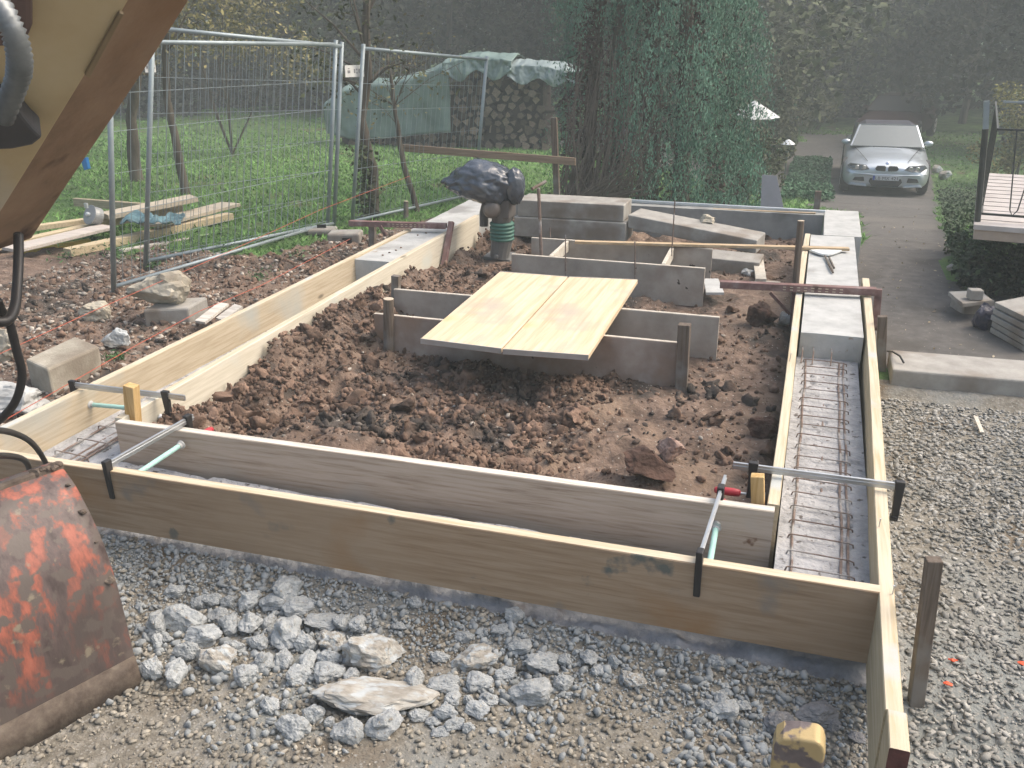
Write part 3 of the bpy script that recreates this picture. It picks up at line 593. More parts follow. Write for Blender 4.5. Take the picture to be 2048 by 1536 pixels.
stake('round_stake', (1585, 640), (1602, 441), 14, 'tall brown round stake beside the far right inner board', Y=6.2, rnd_=True)
stake('square_stake', (1762, 742), (1765, 632), 18, 'grey stake outside the outer right board near the kerb')
stake('square_stake', (745, 500), (745, 452), 13, 'short pale stake outside the far end of the outer left board')
stake('round_stake', (812, 440), (812, 402), 10, 'dark stake on the lawn beside the thin leaning tree', rnd_=True)
stake('square_stake', (1635, 400), (1637, 382), 12, 'low reddish post behind the far end of the steel rail', Y=9.3, zoff=-.3)
stake('wood_block', (268, 850), (262, 770), 25, 'upright yellow wood block at the corner of the left trench', m_=M_block, Y=3.12, zoff=-.02, cat='wood block', grp='corner wood blocks')
stake('wood_block', (1516, 1010), (1515, 950), 26, 'upright reddish wood block at the corner beside the red clamp grip', m_=M_block, Y=3.17, zoff=-.02, cat='wood block', grp='corner wood blocks')
for px, py in ((1758, 1046), (1785, 1180), (1579, 715)):
    b = at(px, py+8, 0); t = onY(px+3, py-8, b.y); mb = MB(); d = (t-b).normalized(); mb.tube([b-d*.01, t], .0018, 6); mb.lathe(t, [(.004, 0), (.004, .0015)], 8, d)
    tag(mb.build('nail', M_steel), 'bent steel nail standing out of the right formwork boards', 'nail', 'nails in the right boards')

M_gouge = plain('dark gouge', (.10, .065, .045), rough=.9)
gb = [o for o in bpy.data.objects if o.get('label', '').startswith('grey weathered inner board')][0]
for P_ in (((918, 996), (940, 989), (965, 983), (994, 980)), ((1219, 1052), (1232, 1040), (1260, 1026)), ((753, 982), (762, 972))):
    mb = MB(); q = []
    for p_ in P_: v = onY(p_[0], p_[1], 3.0); v.y = 3.02-.0285+(v.x+2.985)*.0285; q.append(v)
    mb.tube(q, [.002]+[.0045]*(len(q)-2)+[.002], 6); mb.build('gouge', M_gouge, gb)

# perforated red oxide channel clamps
def channel(a, b, leg_a, leg_b, lbl, extra=(), w_=.05):
    root = thing('steel_shutter_clamp', tuple(a), lbl, 'steel clamp', 'red oxide shutter clamps')
    a = Vector(a); b = Vector(b); t = (b-a).normalized(); s = t.cross(Vector((0, 0, 1))).normalized()
    mb = MB(); mb.bar(a+Vector((0, 0, .02)), b+Vector((0, 0, .02)), w_, .006); mb.bar(a-s*-w_/2, b-s*-w_/2, .006, .046); mb.bar(a-s*w_/2, b-s*w_/2, .006, .046)
    mb.build('channel', M_redrust, root, bevel=.0012)
    mb = MB(); n = 9; f = a.lerp(b, .42); g = a.lerp(b, .78)
    for k in range(n):
        c = f.lerp(g, k/(n-1))
        for zz in (.008, -.010): mb.bar(c + s*(w_/2+.0036)+Vector((0, 0, zz))-t*.010, c+s*(w_/2+.0036)+Vector((0, 0, zz))+t*.010, .001, .006)
    mb.build('slot_marks', M_stakex, root)
    mb = MB(); mb.bar(leg_a, leg_b, .045, .04, up=(0, 1, 0)); mb.build('leg', M_redrust, root, bevel=.002)
    for e0, e1, ww in extra:
        mb = MB(); mb.bar(e0, e1, ww, ww*.6, up=(0, 1, 0)); mb.build('brace', M_redrust, root, bevel=.002)
    return root
a = at(1440, 568, .035); b = at(1752, 583, .035); Yr = b.y
lb_ = onY(1742, 650, Yr-.02)
channel(a, b, (b.x+.012, Yr-.01, .055), (lb_.x+.03, Yr-.03, -.22), 'perforated red oxide steel clamp across the right concrete strip',
        [((onY(1591, 582, Yr)), (onY(1586, 655, Yr)), .045), (onY(1540, 585, Yr), onY(1580, 628, Yr-.02), .022)])
a = at(699, 446, .045); b = at(893, 452, .045)
channel(a, b, onX(903, 444, -2.965), onX(884, 552, -2.955), 'perforated red oxide steel clamp across the far left trench, tall leg in the soil', [(onY(760, 452, a.y), onY(772, 472, a.y), .03)])

# rail, plank and laths across the back
p0 = onY(1262, 402, 8.98); p1 = onY(1651, 424, 8.98)
mb = MB(); mb.bar(p0, p1, .03, .034); tag(mb.build('steel_rail', M_galvl, bevel=.008), 'bright galvanised rail lying across the far end of the pit', 'rail')
p0 = onY(1262, 416, 8.90); p1 = onY(1631, 431, 8.90)
mb = MB(); mb.bar(p0, p1, .05, .055); tag(mb.build('timber_batten', M_lout if False else wood('brown batten', (.26, .20, .13), (.36, .29, .20), 'x'), bevel=.003), 'brown timber batten in front of the bright galvanised rail', 'batten')
p0 = at(1150, 484, .018); p1 = at(1698, 498, .018)
mb = MB(); mb.bar(p0, p1, .055, .022); o = tag(mb.build('timber_lath', wood('tan lath', (.42, .31, .19), (.55, .44, .30), 'x'), bevel=.002), 'long tan lath with a red mark laid from the small frame to the right strip', 'lath')
M_orange = plain('orange spray paint', (.75, .10, .035), rough=.6)
def mark(par, px0, px1, py, z, y_w):
    a_ = at(px0, py, z); b_ = at(px1, py+1, z); m2 = MB(); m2.bar(a_, b_, y_w, .004); return m2.build('paint_mark', M_orange, par)
mark(o, 1297, 1322, 488, .031, .04)
p = at(1652, 506, 0); mb = MB()
cr_ = [at(1620+65*u, 503+ (9*math.sin(math.pi*u)), .0) for u in np.linspace(0, 1, 12)]; ct_ = [at(1685-65*u, 502, .0) for u in np.linspace(0, 1, 4)]
mb.prism([q+Vector((0, 0, .0)) for q in cr_+ct_[1:-1]], Vector((0, 0, .016))); tag(mb.build('white_plastic_lid', plain('white plastic', (.72, .74, .73), rough=.4), bevel=.003), 'white curved plastic piece resting on the far right concrete strip', 'lid')
for (a_, b_, l_) in (((1650, 512), (1666, 545), 'longer of two thin sticks on the right strip'), ((1658, 514), (1668, 536), 'shorter of two thin sticks on the right strip')):
    mb = MB(); mb.tube([at(*a_, .004), at(*b_, .004)], .008, 7); tag(mb.build('stick', M_stake), l_+' below the white plastic piece', 'stick', 'sticks on the strip')
p0 = at(1516, 520, -.2); p1 = at(1522, 560, -.22)
mb = MB(); mb.bar(p0, p1, .085, .02); tag(mb.build('pale_offcut', M_plyedge, bevel=.002), 'pale board offcut lying in the soil beside the tall brown stake', 'offcut')
p0 = at(1510, 562, -.24); p1 = at(1560, 566, -.23)
mb = MB(); mb.bar(p0, p1, .03, .015); tag(mb.build('pale_offcut', M_plyedge, bevel=.002), 'thin white splinter of board just above the right red steel clamp', 'offcut')
mb = MB(); q0, q1, q2, q3 = at(1412, 590, -.20), at(1448, 590, -.20), at(1436, 562, -.2), at(1407, 562, -.2); mb.prism([q0, q1, q2, q3], Vector((0, 0, .02)))
tag(mb.build('cement_bag_scrap', M_conc), 'small flat patch of spilt concrete beside the small far frame', 'spilt concrete')
# steel t-bar and thin rods
Yt = 7.0
b = onY(1083, 525, 6.75); t = onY(1077, 376, 6.75)
root = thing('steel_t_bar', tuple(b), 'dark steel rod with a short cross handle standing before the stacked slabs', 't-bar')
mb = MB(); mb.tube([b, t], .014, 8); mb.build('shaft', M_rust, root)
h0 = onY(1064, 378, 6.70); h1 = onY(1091, 363, 6.86); mb = MB(); mb.tube([h0, h1], .013, 8); mb.build('cross_handle', M_stake, root)
for (pb, pt, Yq, l_) in (((1343, 512), (1350, 400), 7.0, 'tallest thin rusty rod, right of centre in the small far frame'), ((1270, 560), (1270, 483), 6.55, 'thin rusty rod before the middle of the near grey board'),
                     ((1131, 552), (1131, 470), 6.55, 'thin rusty rod before the left part of the near grey board'), ((1101, 482), (1100, 455), 7.2, 'short thin rod at the left of the far grey board')):
    mb = MB(); mb.tube([onY(*pb, Yq), onY(*pt, Yq)], .0055, 6); tag(mb.build('steel_rod', M_rust), l_, 'rod', 'thin rusty rods')

# loose stones
M_lime = mat('limestone', [(.3, (.27, .24, .19)), (.5, (.40, .37, .30)), (.75, (.54, .51, .44))], scale=2.6, detail=10, rough=.9, bump=.8, bscale=9, bdist=.02, blot=((.20, .17, .13), 2.2, .58, .7))
def boulder(px, py, wp, hp, lbl, m_, seed, depthk=.8, name='stone', rz=.3, z=None, cuts=9, cat='stone', grp=None):
    b = G(px, py+hp*.45) if z is None else at(px, py+hp*.45, z); D = depth(b); r = wp/2/F*D; V, T = ico(4, seed, .28, cuts, (1, depthk, 1), fine=.22)
    hr = hp/2/F*D/.93; V = V*np.array([r*1.1, r*1.1, hr*1.12]); c, s_ = math.cos(rz), math.sin(rz); V = V @ np.array([[c, s_, 0], [-s_, c, 0], [0, 0, 1]])
    mb = MB(); mb.add((V + np.array([b.x, b.y+r*depthk*.3, b.z+hr*.75])).tolist(), T.tolist()); o = mb.build(name, m_); return tag(o, lbl, cat, grp)
M_pink = mat('pinkish stone', [(.3, (.22, .14, .11)), (.6, (.36, .26, .215)), (.8, (.46, .36, .31))], scale=9, rough=.9, bump=.5, bscale=50, bdist=.004)
M_darkclod = mat('dark earth lump', [(.3, (.04, .025, .02)), (.6, (.10, .06, .045)), (.8, (.17, .10, .075))], scale=9, rough=.95, bump=.8, bscale=40, bdist=.012, blot=((.19, .11, .08), 7, .55, .7))
boulder(1338, 897, 62, 52, 'pinkish brown stone in the soil near the front right of the pit', M_pink, 11, rz=-.5)
boulder(1290, 932, 104, 62, 'big dark clay lump beside the pinkish stone near the front board', M_darkclod, 12, rz=.2, name='clay_lump', cat='clay lump')
boulder(1413, 441, 34, 20, 'pale round stone lying on the sloping concrete slab', M_lime, 13, z=-.02)
boulder(1498, 545, 30, 14, 'flat white stone in the soil right of the small far frame', M_conc, 14)
boulder(1524, 632, 64, 44, 'dark heap of earth under the right red steel clamp', M_darkclod, 15, name='clay_lump', cat='clay lump')
boulder(1525, 855, 60, 44, 'dark clay lump against the inner right board', M_darkclod, 16, name='clay_lump', cat='clay lump')
boulder(1570, 640, 30, 30, 'grey stone between the steel clamp legs and the inner right board', M_rock1, 17)
boulder(316, 577, 122, 66, 'large pale limestone boulder at the foot of the site fence', M_lime, 21, depthk=.7, rz=.15, z=-.13)
boulder(190, 618, 58, 46, 'brown earthy stone on the bank left of the boulder', M_lime, 22, rz=1)
boulder(25, 800, 120, 70, 'white crusted stone at the left edge by the black hose', M_conc, 23, rz=.4)
boulder(8, 690, 50, 70, 'pale block edge at the far left of the soil bank', M_lime, 24)
boulder(225, 680, 60, 46, 'grey crumbly lump behind the concrete block on the bank', M_rock1, 25)
A, B, C_, D_ = at(50, 722, -.19), at(87, 755, -.19), at(198, 690, -.19), at(150, 672, -.19); A, B, C_, D_ = at(50, 718, -.10), at(94, 738, -.10), at(198, 692, -.10), at(150, 672, -.10)
dz = Vector((0, 0, -.19))
blockthing('concrete_block', [A+dz, B+dz, C_+dz, D_+dz, A, B, C_, D_], 'long weathered concrete block on the bank beside the orange string', 'block', 'concrete blocks', M_lime if False else mat('weathered block', [(.3, (.26, .24, .19)), (.6, (.38, .35, .29)), (.8, (.46, .44, .38))], scale=8, rough=.92, bump=.5, bscale=60, bdist=.006, blot=((.22, .19, .15), 3, .55, .68)), .014)
A, B = at(285, 620, -.13), at(376, 616, -.13); dz = Vector((0, 0, -.24)); bk = Vector((-.02, .25, .01))
blockthing('concrete_block', [A+dz, B+dz, B+dz+bk, A+dz+bk, A, B, B+bk, A+bk], 'grey concrete block under the large pale boulder', 'block', 'concrete blocks', M_slab, .014)
for pa, pb, l_ in (((400, 645), (448, 608), 'grey short plank piece lying outside the outer left board'), ((440, 640), (478, 612), 'second short grey plank piece, further along the outer left board')):
    mb = MB(); q0 = at(*pa, -.18); q1 = at(*pb, -.12); mb.bar(q0, q1, .09, .02); tag(mb.build('plank_offcut', M_greyedge, bevel=.002), l_, 'offcut', 'plank pieces beside the left board')

# string lines
M_string = plain('orange string', (.42, .10, .06), rough=.8)
for pts, l_ in (([(-60, 880, -.06), (147, 762, -.05), (270, 692, -.05), (400, 622, -.04), (520, 572, -.03), (700, 478, -.02)], 'thin red string running just outside the outer left board'),
                ([(-60, 735, -.02), (180, 625, .05), (420, 520, .07), (640, 420, .12), (820, 352, .18)], 'thin orange string stretched over the bank towards the lawn')):
    mb = MB(); mb.tube([at(*p) for p in pts], .0022, 5); tag(mb.build('string_line', M_string), l_, 'string')
# red paint flecks on the stones
for k, (px, py) in enumerate(((1294, 1264), (1332, 1284), (1577, 1320), (1621, 1337), (1664, 1341), (1905, 1325), (1895, 1373), (2043, 1332))):
    b = G(px, py); V, T = ico(2, 40+k, .4, 5, (1, .6, .35)); mb = MB(); mb.add([Vector(v)*.016+b+Vector((0, 0, .012)) for v in V], T.tolist())
    tag(mb.build('painted_stone', M_orange), 'small stone fleck sprayed bright orange-red near the right corner', 'painted stone', 'orange sprayed stone flecks')
b = G(1957, 862); mb = MB(); q0, q1 = G(1949, 843), G(1963, 872); mb.bar(q0+Vector((0, 0, .03)), q1+Vector((0, 0, .02)), .02, .006); tag(mb.build('wood_splinter', M_plyedge), 'pale wood splinter lying on the broken stone', 'splinter')
pp = [at(*p) for p in ((1768, 702, -.28), (1785, 703, -.18), (1800, 712, -.16), (1808, 726, -.19))]
mb = MB(); mb.tube(pp, .006, 6); tag(mb.build('black_cable', M_black), 'short black cable loop crossing the kerb beside the grey stake', 'cable')

# ---------------------------------------------------------------- rammer under a bag
M_bag = mat('black bin bag', [(.3, (.035, .043, .058)), (.7, (.065, .08, .105))], scale=5, rough=.24, bump=.8, bscale=7, bdist=.035, spec=.8)
M_green = plain('green rubber bellows', (.045, .13, .10), rough=.5)
M_ram = plain('worn grey machine', (.14, .14, .135), rough=.6)
M_ramd = plain('grey brown housing', (.10, .088, .08), rough=.6)
Yr_ = 7.38
def rl(px, py, dy=0): return onY(px, py, Yr_+dy)
ram = thing('trench_rammer', tuple(rl(1000, 525)), 'trench rammer with green bellows, its engine wrapped in a black bin bag', 'rammer')
mb = MB(); c0 = rl(996, 522); mb.prism([rl(966, 520, -.03), rl(1020, 528, -.05), rl(1032, 512, .16), rl(985, 505, .2)], Vector((0, 0, .035))); mb.build('foot_plate', M_ram, ram, bevel=.006)
t_ = rl(1004, 478); b_ = rl(999, 515); mb = MB(); mb.lathe(b_, [(.085, 0), (.088, .06), (.098, (t_-b_).length)], 14, t_-b_); mb.lathe(b_+Vector((0, -.09, .03)), [(.022, -.01), (.022, .02)], 10, (0, -1, 0)); mb.build('lower_leg', M_ram, ram, bevel=.004)
b_ = rl(1004, 480); t_ = rl(1004, 443); L_ = (t_-b_).length; pr = []
for k in range(5):
    z = L_*k/5; pr += [(.094, z), (.108, z+L_*.05), (.111, z+L_*.10), (.105, z+L_*.15), (.096, z+L_*.19)]
mb = MB(); mb.lathe(b_, pr, 24, t_-b_); mb.build('bellows', M_green, ram, smooth=True)
b_ = rl(1003, 444); t_ = rl(1003, 400); mb = MB(); mb.lathe(b_, [(.085, 0), (.09, .05), (.075, (t_-b_).length)], 16, t_-b_); mb.box(rl(1003, 415, .02), (.20, .2, .16)); mb.build('crankcase', M_ramd, ram, bevel=.01)
mb = MB(); c_ = rl(984, 418, -.1); mb.lathe(c_, [(.07, 0), (.078, .03), (.06, .05), (.03, .055)], 20, (.25, -1, .1)); mb.build('flywheel_cover', plain('cast alloy', (.20, .17, .15), rough=.4, metal=.5), ram, smooth=True)
mb = MB(); mb.tube([rl(968, 452, .05), rl(968, 425, .05), rl(974, 400, .05)], .04, 10); mb.tube([rl(1018, 470, .1), rl(1026, 420, .1), rl(1027, 385, .1)], .016, 8); mb.build('handle_frame', M_ramd, ram)
# bag: ellipsoid-ish hull with folds, spikes at left tip and a gathered lump at right
ctl = [(-1.0, 0), (-.72, .55)]; V, T = ico(5, 5, .0, 0, (1, 1, 1))
cx, cy = rl(962, 365).x, Yr_; z0 = rl(962, 366).z; k = depth(rl(962, 366))/F
X = V[:, 0]; Yv = V[:, 1]; Z = V[:, 2]
Xo = X*76*k; w_ = 1-.0*X; Zo = Z*44*k
tip = np.clip(-X-.35, 0, 1); Zo = Zo*(1-.85*tip) - tip*.02*1 + .0; Xo = Xo - tip*.03
Zo = np.where(Z < 0, Zo*(.75+.35*np.clip(X+.2, 0, 1)*1.2), Zo*np.where(X > 0, 1-.15*X, 1)); Yo = Yv*52*k*(1-.6*tip)
fl = fbm(np.arctan2(Yv, X)*2.6, Z*1.1, 2.0, 4, 8)*.14 - .42*np.abs(fbm(X*1.0+Z*.5, Yv+Z*.9, 2.2, 2, 4)) - .22*np.abs(fbm(X*1.6-Z*.8, Yv+Z*1.4, 4.5, 2, 14))+.09
Xo, Yo, Zo = Xo*(1+fl), Yo*(1+fl), Zo*(1+fl*.8)
mb = MB(); mb.add([(cx+a, cy+b, z0+c) for a, b, c in zip(Xo, Yo, Zo)], T.tolist()); bag = mb.build('bin_bag', M_bag, ram, smooth=True)
V2, T2 = ico(4, 6, .0, 0, (1, 1, 1)); fl = fbm(np.arctan2(V2[:, 1], V2[:, 0])*3, V2[:, 2], 3.2, 3, 18)*.28; c2 = rl(1030, 372, -.02)
mb = MB(); mb.add([(c2.x+a*.085*(1+f), c2.y+b*.10*(1+f), c2.z+c*.155*(1+f)) for (a, b, c), f in zip(V2, fl)], T2.tolist()); mb.build('bag_knot', M_bag, ram, smooth=True)

# ---------------------------------------------------------------- site fence
def fencepanel(pl, pr_, tl, tr, lbl, nw=26, origin=None):
    root = thing('site_fence_panel', tuple(pl), lbl, 'fence panel', 'mobile site fence panels'); pl, pr_, tl, tr = map(Vector, (pl, pr_, tl, tr)); r = .021
    for a, b in ((pl, tl), (pr_, tr)): mb = MB(); mb.tube([a, b], r, 12); mb.build('post', M_galv, root, smooth=True)
    mb = MB(); mb.tube([tl-(tl-pl).normalized()*.04, tr-(tr-pr_).normalized()*.04], r*.85, 12); mb.build('top_rail', M_galv, root, smooth=True)
    mb = MB(); e0 = pl.lerp(tl, .04); e1 = pr_.lerp(tr, .04); mb.tube([e0, e1], r*.8, 10); mb.build('bottom_rail', M_galv, root, smooth=True)
    mb = MB()
    for k in range(1, nw):
        u = k/nw; mb.tube([e0.lerp(e1, u), tl.lerp(tr, u)-Vector((0, 0, .04))], .0022, 4, cap=False)
    for v in (.06, .20, .34, .5, .66, .80): mb.tube([pl.lerp(tl, v), pr_.lerp(tr, v)], .003 if v in (.34, .66, .8) else .002, 4, cap=False)
    mb.build('wire_mesh', M_galv, root); return root
A0 = GS(228, 592); A1 = GS(655, 462); At0 = onY(224, 110, A0.y); At1 = onY(672, 80, A1.y)
B0 = GS(291, 540); B1 = GS(668, 460); Bt0 = onY(306, 45, B0.y); Bt1 = onY(684, 84, B1.y)
C0 = GS(704, 456); C1 = GS(949, 398); Ct0 = onY(727, 88, C0.y); Ct1 = onY(974, 112, C1.y)
At0.z = A0.z+1.95
fa = fencepanel(A0, A1, At0, At1, 'mobile fence panel whose left post stands nearest the boulder', 30)
fb = fencepanel(B0, B1, Bt0, Bt1, 'mobile fence panel doubled behind the nearest one, second post from the left', 28)
fc = fencepanel(C0, C1, Ct0, Ct1, 'mobile fence panel farther right that ends behind the brown batter board', 26)
M_sign = plain('white sign', (.66, .66, .63), rough=.5, var=.03); M_ink = plain('grey ink', (.22, .22, .22), rough=.6)
def sign(c, t, up, w2, h2, par, k):
    n = t.cross(up).normalized(); n = n if n.dot(CAM-c) > 0 else -n; mb = MB(); mb.bar(c-t*w2, c+t*w2, .004, h2*2, up=up); s_ = mb.build('sign_plate', M_sign, par)
    mb = MB()
    for j, (u, v, a, b) in enumerate(((-.62, -.1, .13, .34), (-.62, .42, .08, .10), (-.02, 0, .07, .5), (.22, .25, .05, .2), (.22, -.3, .05, .2), (.5, 0, .08, .5), (.74, .3, .07, .22), (.74, -.25, .07, .22))):
        p = c+t*w2*u+up*h2*v+n*.0035; mb.bar(p-t*w2*a, p+t*w2*a, .0012, h2*2*b*.7, up=up)
    mb.build('sign_print', M_ink, s_)
tt = (C1-C0).normalized(); q0 = onY(709, 142, C0.y-.05); sign(q0, tt, Vector((0, 0, 1)), .135, .055, fb, 0)
q0 = onY(300, 133, B0.y); sign(q0, tt, Vector((0, 0, 1)), .05, .045, fb, 1)
for (px, py, wd, l_) in ((692, 478, .40, 'concrete fence foot with a hole, beside the far left trench'), (645, 463, .36, 'flat white concrete fence foot lying on the lawn edge')):
    c_ = GS(px, py+8); mb = MB(); mb.box(c_+Vector((0, 0, .05)), (wd*.8, wd*.55, .13 if py > 470 else .06), Matrix.Rotation(.3, 3, 'Z'))
    root = thing('fence_foot', tuple(c_), l_, 'fence foot', 'concrete fence feet'); mb.build('body', M_slab, root, bevel=.02)
    mb = MB(); h = c_+Vector((.08, -.115, .05)) if py > 470 else c_+Vector((0, 0, .078)); mb.box(h, (.09, .02, .07), Matrix.Rotation(.3, 3, 'Z')); mb.build('hole', M_black, root)

# ---------------------------------------------------------------- lumber pile
LW = [wood('lumber tone %d' % i, c, tuple(min(1, q*1.25) for q in c), 'x', dark=tuple(q*.7 for q in c)) for i, c in enumerate([(.46, .38, .25), (.36, .30, .21), (.42, .37, .29), (.44, .40, .36)])]
def lum(a, b, wd, ht, m_, lbl, z0=None, z1=None):
    p, q = at(*a), at(*b); mb = MB(); mb.bar(p, q, wd, ht); return tag(mb.build('timber_plank', m_, bevel=.003), lbl, 'plank', 'planks piled left of the fence')
zb = -.27
lum((150, 404, zb+.1), (330, 418, zb+.12), .05, .09, LW[1], 'grey short plank farthest back in the pile, behind the fence posts')
lum((-40, 470, zb+.14), (300, 425, zb+.16), .10, .05, LW[0], 'upper long plank of the pile left of the reel')
lum((-40, 502, zb+.08), (262, 434, zb+.12), .11, .05, LW[0], 'second long plank of the pile just below the reel')
lum((210, 432, zb+.2), (388, 396, zb+.26), .22, .05, LW[2], 'broad pale plank tilted on top of the pile')
lum((205, 445, zb+.12), (362, 416, zb+.15), .10, .09, LW[0], 'thick yellowish beam under the broad pale plank')
lum((20, 500, zb+.12), (215, 453, zb+.13), .24, .03, LW[3], 'wide light grey board at the left of the pile')
lum((300, 450, zb+.14), (462, 408, zb+.12), .26, .035, LW[2], 'wide board at the right end of the pile under the folded tarp')
lum((135, 505, zb+.06), (460, 432, zb+.06), .12, .07, LW[0], 'long thick beam along the near side of the pile')
lum((40, 508, zb+.02), (180, 482, zb+.02), .05, .05, wood('yellow painted lath', (.55, .42, .08), (.62, .50, .12), 'x'), 'yellow painted lath at the near left of the pile')
lum((240, 502, zb+.03), (508, 455, zb+.0), .07, .025, LW[3], 'thin grey plank lying on the grass before the pile')
c_ = at(181, 430, zb+.24); root = thing('cable_reel', tuple(c_), 'round grey metal reel lying on the plank pile', 'reel'); ax = Vector((-.25, -.9, .45))
mb = MB(); mb.lathe(c_, [(.095, .0), (.10, .004), (.10, .012), (.06, .016)], 26, ax); mb.lathe(c_, [(.085, -.09), (.095, -.085), (.095, -.04), (.085, 0)], 26, ax); mb.build('drum', plain('grey reel', (.27, .28, .28), rough=.5, metal=.4), root, bevel=.002)
mb = MB(); mb.lathe(c_, [(.022, .01), (.022, .04), (.012, .05)], 14, ax); mb.build('hub', M_galvl, root); mb = MB(); mb.box(c_+ax.normalized()*.03+Vector((0, 0, .085)), (.035, .02, .05)); mb.build('bracket', M_galvl, root)
gx, gy = np.meshgrid(np.linspace(0, 1, 34), np.linspace(0, 1, 16)); q00, q10, q01 = at(240, 452, zb+.2), at(362, 452, zb+.19), at(262, 424, zb+.2)
P = np.array(q00)[None, None]+gx[..., None]*np.array(q10-q00)+gy[..., None]*np.array(q01-q00)*(.5+.5*np.sin(gx*9)[..., None]*.3); P[..., 2] += .09*np.abs(fbm(gx*2.2, gy*1.2, 2.4, 3, 6))*2+.015
V = P.reshape(-1, 3); Tq = np.array([(j*34+i, j*34+i+1, (j+1)*34+i+1, (j+1)*34+i) for j in range(15) for i in range(33)])
M_tarpb = mat('blue green tarp scrap', [(.3, (.05, .09, .10)), (.6, (.12, .22, .25)), (.8, (.22, .33, .36))], scale=4, rough=.4, bump=.4, bscale=8, bdist=.02)
o = np_mesh('folded_tarp', V, Tq, M_tarpb); so_ = o.modifiers.new('t', 'SOLIDIFY'); so_.thickness = .01; tag(o, 'crumpled blue-green tarp folded on the plank pile', 'tarp')
c_ = onY(168, 327, 9.0); mb = MB(); mb.prism([onY(160, 318, 9), onY(171, 315, 9), onY(176, 338, 9), onY(168, 341, 9)], (0, .05, 0)); o = tag(mb.build('blue_plastic_handle', plain('blue plastic', (.02, .20, .55), rough=.4), bevel=.006), 'small bright blue plastic piece just under the excavator arm', 'plastic piece')
mb = MB(); mb.tube([onY(168, 341, 9), onY(150, 375, 9), GS(146, 380)], .008, 6); mb.build('stem', M_stake, o)

# batter board
Yb = 9.45
p = [onY(805, 289, Yb), onY(1150, 316, Yb), onY(1150, 331, Yb), onY(805, 303, Yb)]
mb = MB(); mb.prism(p, (0, .03, 0)); bb = tag(mb.build('batter_board', wood('brown batter board', (.23, .165, .115), (.31, .235, .175), 'x'), bevel=.003), 'brown horizontal batter board with orange spray marks before the woodpile', 'board')
for px, w2 in ((982, 5), (1126, 5), (1044, 2)):
    py = 289+(px-805)*.078; mb = MB(); mb.prism([onY(px-w2, py+.5, Yb-.004), onY(px+w2, py+1, Yb-.004), onY(px+w2*.8, py+14, Yb-.004), onY(px-w2*.6, py+13.5, Yb-.004)], (0, .003, 0)); mb.build('spray_mark', M_orange, bb)
stake('square_stake', (1114, 392), (1108, 235), 12, 'dark leaning post holding the right end of the batter board', Y=9.55, zoff=-.1)

# ---------------------------------------------------------------- woodpile
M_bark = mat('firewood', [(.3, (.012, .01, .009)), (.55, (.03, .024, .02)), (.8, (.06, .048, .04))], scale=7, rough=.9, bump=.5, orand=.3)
M_cut = mat('firewood cut face', [(.3, (.12, .09, .068)), (.7, (.25, .195, .15))], scale=3, rough=.9, orand=.55)
W0 = GS(672, 288); W1 = GS(1092, 300); Wd = (W1-W0); Wl = Wd.length; Wt = Wd/Wl; Wn = Vector((-Wt.y, Wt.x, 0)); Wt = Vector((Wt.x, Wt.y, 0)).normalized()
logs = []
for k in range(5):
    V = []; n = [5, 3, 6, 4, 7][k]; r2 = random.Random(k)
    prof = [(math.cos(2*math.pi*i/n+k)*r2.uniform(.5, .95), math.sin(2*math.pi*i/n+k)*r2.uniform(.5, .95)) for i in range(n)]
    me = bpy.data.meshes.new('firewood_log'); vs = [(x, 0, z) for x, z in prof]+[(x, 1, z) for x, z in prof]
    me.from_pydata(vs, [], [tuple(range(n)), tuple(range(2*n-1, n-1, -1))]+[((i+1) % n, i, n+i, n+(i+1) % n) for i in range(n)]); me.materials.append(M_bark); me.materials.append(M_cut); me.polygons[0].material_index = 1; me.update(); logs.append(me)
x = .55*Wl; r2 = random.Random(5); row = 0; z = .08
Hp = 1.72; rows = 11
for row in range(rows):
    x = .02*Wl if row < 2 else .57*Wl
    while x < Wl*(1.0 - .012*row*row*.1):
        r = r2.uniform(.06, .14); x += r*.95; base = W0+Wt*x; zz = gzs(base.x, base.y)+.07+row*Hp/rows+r2.uniform(-.02, .02)
        o = bpy.data.objects.new('firewood_log', logs[r2.randrange(5)]); COL.objects.link(o); o.scale = (r*1.1, .9, r*1.05); pos = base - Wn*r2.uniform(-.14, .16)
        o.location = (pos.x, pos.y, zz); o.rotation_euler = (r2.uniform(-.1, .1), r2.uniform(-.3, .3), math.atan2(Wt.y, Wt.x)+r2.uniform(-.12, .12))
        tag(o, 'split dark log in the stacked woodpile under the green tarps', 'log', 'firewood logs of the woodpile'); x += r*.95
M_tarp = mat('pale green tarp', [(.3, (.085, .135, .12)), (.55, (.15, .22, .20)), (.8, (.24, .32, .295))], scale=1.6, rough=.45, bump=.35, bscale=3, bdist=.05, spec=.5)
